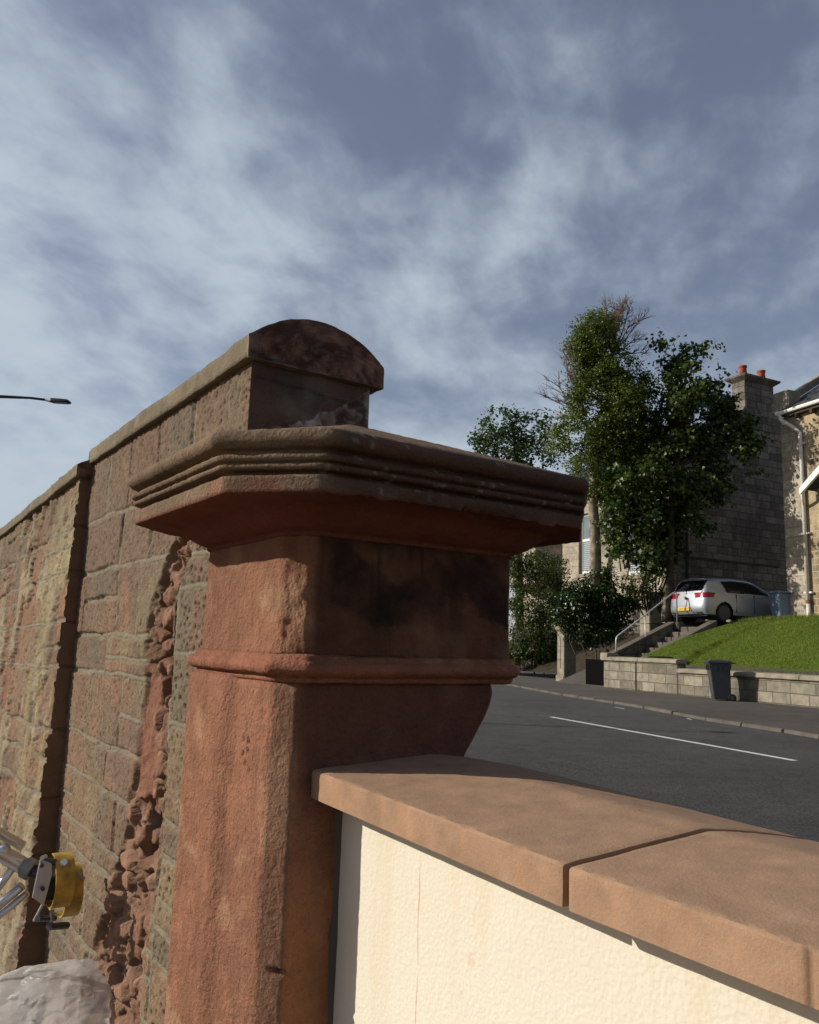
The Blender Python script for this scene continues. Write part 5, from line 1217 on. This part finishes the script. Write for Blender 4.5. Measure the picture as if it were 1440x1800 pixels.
tw = twigs(rel(at(1075, 620, 30.5), o1), [rel(at(x, y, 30.5+random.uniform(-.6, .6)), o1) for x, y in ((1062, 522), (1080, 530), (1095, 526), (1105, 522), (1112, 528), (1122, 560), (1143, 545), (1135, 590), (1088, 545), (1145, 620))], .035, 4, M['twig'], t1)
twigs(rel(at(1030, 730, 30.5), o1), [rel(at(x, y, 30.5+random.uniform(-.6, .6)), o1) for x, y in ((955, 660), (948, 690), (985, 625), (1000, 650), (975, 700), (965, 735), (1008, 690), (990, 600))], .03, 9, M['twig'], t1)
# T2: dark broad-leaved sycamore
b2 = at(1176, 1045, 29.3); o2 = (b2.x, b2.y, 1.1)
t2 = thing('tree', 'dark broad-leaved tree in front of the shaded gable, right of the pale trunk', 'tree', o2)
tr = [rel((b2.x, b2.y, .9), o2)]+[rel(at(x, y, 29.3), o2) for x, y in ((1178, 980), (1182, 900), (1190, 820), (1200, 740), (1205, 660))]
MB().tube(tr, [.16, .13, .11, .09, .06, .03], 10).build('trunk', M['barkdark'], t2, smooth=True)
bl = mkblobs([(1208, 628, 22, 24), (1180, 640, 18, 30), (1222, 650, 24, 24), (1205, 690, 44, 38), (1255, 690, 26, 24), (1180, 730, 38, 42), (1235, 740, 46, 42), (1284, 765, 30, 28), (1296, 730, 20, 20), (1200, 790, 50, 44), (1255, 800, 44, 44), (1300, 790, 24, 24), (1160, 820, 44, 44), (1215, 860, 52, 42), (1265, 860, 30, 32), (1120, 870, 46, 36), (1165, 900, 46, 34), (1105, 930, 34, 32), (1215, 920, 34, 28), (1150, 955, 30, 26), (1120, 830, 40, 36), (1080, 900, 18, 30), (1315, 760, 12, 14), (1240, 618, 12, 12), (1170, 605, 10, 14), (1170, 985, 18, 22), (1095, 960, 20, 24), (1310, 830, 14, 12), (1310, 750, 16, 18), (1322, 775, 12, 14), (1275, 720, 22, 26), (1250, 655, 18, 22), (1120, 900, 44, 40), (1150, 930, 44, 40), (1090, 860, 30, 34), (1140, 990, 30, 24), (1180, 960, 24, 30), (1165, 770, 34, 40), (1150, 700, 14, 24)], 29.3, o2, .9, 2)
P, Oo, C, T = blob_points(bl, 15, 0.38, 24, 104, gap=0.06)
leaf_mesh('crown', P, Oo, 0.155, M['leafdark'], t2, 17, 1.05, tone=T)
limbs(tr, C, 80, .035, 13, M['barkdark'], t2)
# T3: tree behind the pillar cap, left
b3 = at(915, 1000, 38.0); o3 = (b3.x, b3.y, 1.1)
t3 = thing('tree', 'grey-green tree standing behind the far end of the pillar cap, left of the tallest tree', 'tree', o3)
tr = [rel((b3.x, b3.y, .9), o3)]+[rel(at(x, y, 38.0), o3) for x, y in ((912, 920), (908, 840), (905, 780), (900, 730))]
MB().tube(tr, [.2, .16, .12, .08, .03], 10).build('trunk', M['barkdark'], t3, smooth=True)
bl = mkblobs([(868, 738, 24, 22), (895, 732, 20, 20), (920, 738, 20, 22), (880, 765, 36, 26), (925, 770, 32, 28), (850, 775, 22, 20), (895, 800, 50, 26), (955, 735, 16, 16), (960, 765, 20, 22), (945, 800, 40, 26), (838, 772, 10, 8), (900, 840, 50, 30)], 38, o3, .8, 3)
P, Oo, C, T = blob_points(bl, 25, 0.34, 20, 66, gap=0.16)
leaf_mesh('crown', P, Oo, 0.15, M['leafmid'], t3, 27, .8, tone=T)
limbs(tr, C, 60, .03, 23, M['barkdark'], t3)
# shrubs
def shrub(name, label, cat, blobs, depth, mat, size, seed, per=26, dens=120, cr=.26, gap=0.15, broad=.7, jd=.6, stems=30):
    cxp = sum(b[0] for b in blobs)/len(blobs); b = at(cxp, 1100, depth); o = (b.x, b.y, 0.4)
    t = thing(name, label, cat, o); B = mkblobs(blobs, depth, o, jd, seed)
    P, Oo, C, T = blob_points(B, seed, cr, per, dens, gap=gap); leaf_mesh('foliage', P, Oo, size, mat, t, seed+1, broad, tone=T)
    r = random.Random(seed); m = MB()
    for i in r.sample(range(len(C)), min(stems, len(C))):
        c = Vector(C[i]); b_ = Vector((c.x*.75, c.y*.75, c.z-.7)); m.tube([b_, b_.lerp(c, .5)+Vector((r.uniform(-.15, .15), r.uniform(-.15, .15), .1)), c], [.03, .02, .008], 5, False)
    m.tube([(0, 0, -1.6), (0, 0, -.3)], [.04, .03], 6); m.build('stems', M['barkdark'], t, smooth=True); return t
shrub('shrub', 'big mixed green shrub with brown sprays directly right of the red pillar', 'shrub', [(930, 990, 40, 34), (960, 1000, 36, 34), (918, 1040, 34, 40), (965, 1050, 38, 40), (925, 1095, 36, 36), (960, 1100, 40, 34), (915, 1140, 26, 26), (900, 1000, 20, 40), (980, 1010, 24, 30), (940, 1140, 40, 24), (975, 1130, 36, 24), (900, 1150, 30, 16), (950, 1145, 40, 14)], 35.5, M['leafbush'], .10, 41, gap=.22)
shrub('shrub', 'dark glossy laurel shrub under the pale trunk, above the gate pier', 'shrub', [(1010, 1050, 30, 28), (1045, 1050, 34, 28), (1085, 1050, 28, 26), (1005, 1085, 34, 22), (1040, 1085, 36, 24), (1075, 1080, 20, 20), (1030, 1120, 34, 18), (1060, 1110, 30, 16), (1050, 1030, 30, 22), (1080, 1080, 30, 24), (1100, 1050, 26, 26), (985, 1060, 20, 30), (1060, 1010, 16, 16)], 29.9, M['leaflaurel'], .13, 51, gap=.3)
shrub('shrub', 'tall loose yellow-green shrub between the two tree trunks', 'shrub', [(1085, 985, 22, 34), (1108, 1005, 24, 30), (1075, 1010, 18, 26), (1135, 1000, 22, 34), (1100, 955, 18, 22)], 30.0, M['leafyellow'], .12, 61, dens=80, gap=.05, broad=.35)
shrub('shrub', 'small reddish-green shrub beside the rear of the silver car', 'shrub', [(1150, 1030, 18, 20), (1165, 1010, 14, 22), (1130, 1035, 20, 18)], 30.0, M['leafbush'], .09, 71, dens=110, gap=.1)
# tree canopy out of frame is not modelled; weeds on the brow and at the wall foot
def tufts(spots, name, label, h0, h1, seed):
    r = np.random.default_rng(seed); co = []; 
    for p, rad, n in spots:
        q = np.array(p)+np.column_stack([r.normal(0, rad, n), r.normal(0, rad, n), np.zeros(n)]); h = r.uniform(h0, h1, n); th = r.uniform(0, 6.28, n); d = np.stack([np.cos(th), np.sin(th), 0*th], 1)*.008
        e = np.stack([r.normal(0, .4, n), r.normal(0, .4, n), np.ones(n)], 1)*h[:, None]; co.append(np.stack([q-d, q+d, q+e], 1).reshape(-1, 3))
    co = np.vstack(co); n = len(co)//3; c = np.repeat(np.stack([r.random(n), r.random(n), np.zeros(n)], 1), 3, 0)
    return tag(mesh_np(name, co, np.arange(3*n).reshape(-1, 3), M['blade'], smooth=False, colors=c), label, 'grass', kind='stuff')
sp = [(W(u_, 4.35+random.uniform(-.15, .15), 1.15+.03*max(0, u_-1)), .10, 60) for u_ in np.linspace(1.7, 8, 46)] + [(W(u_+random.uniform(-.2, .2), -0.03, ZR+.02), .03, random.choice((0, 1, 4))) for u_ in np.linspace(.1, 9, 40)] + [(W(u_, 0.42, (-.2 if u_ < 3.5 else -.44)), .06, 40) for u_ in np.linspace(1.7, 9, 50)]
tufts(sp, 'weeds', 'longer unmown grass and weeds along the brow of the lawn and the wall foot', .05, .17, 5)
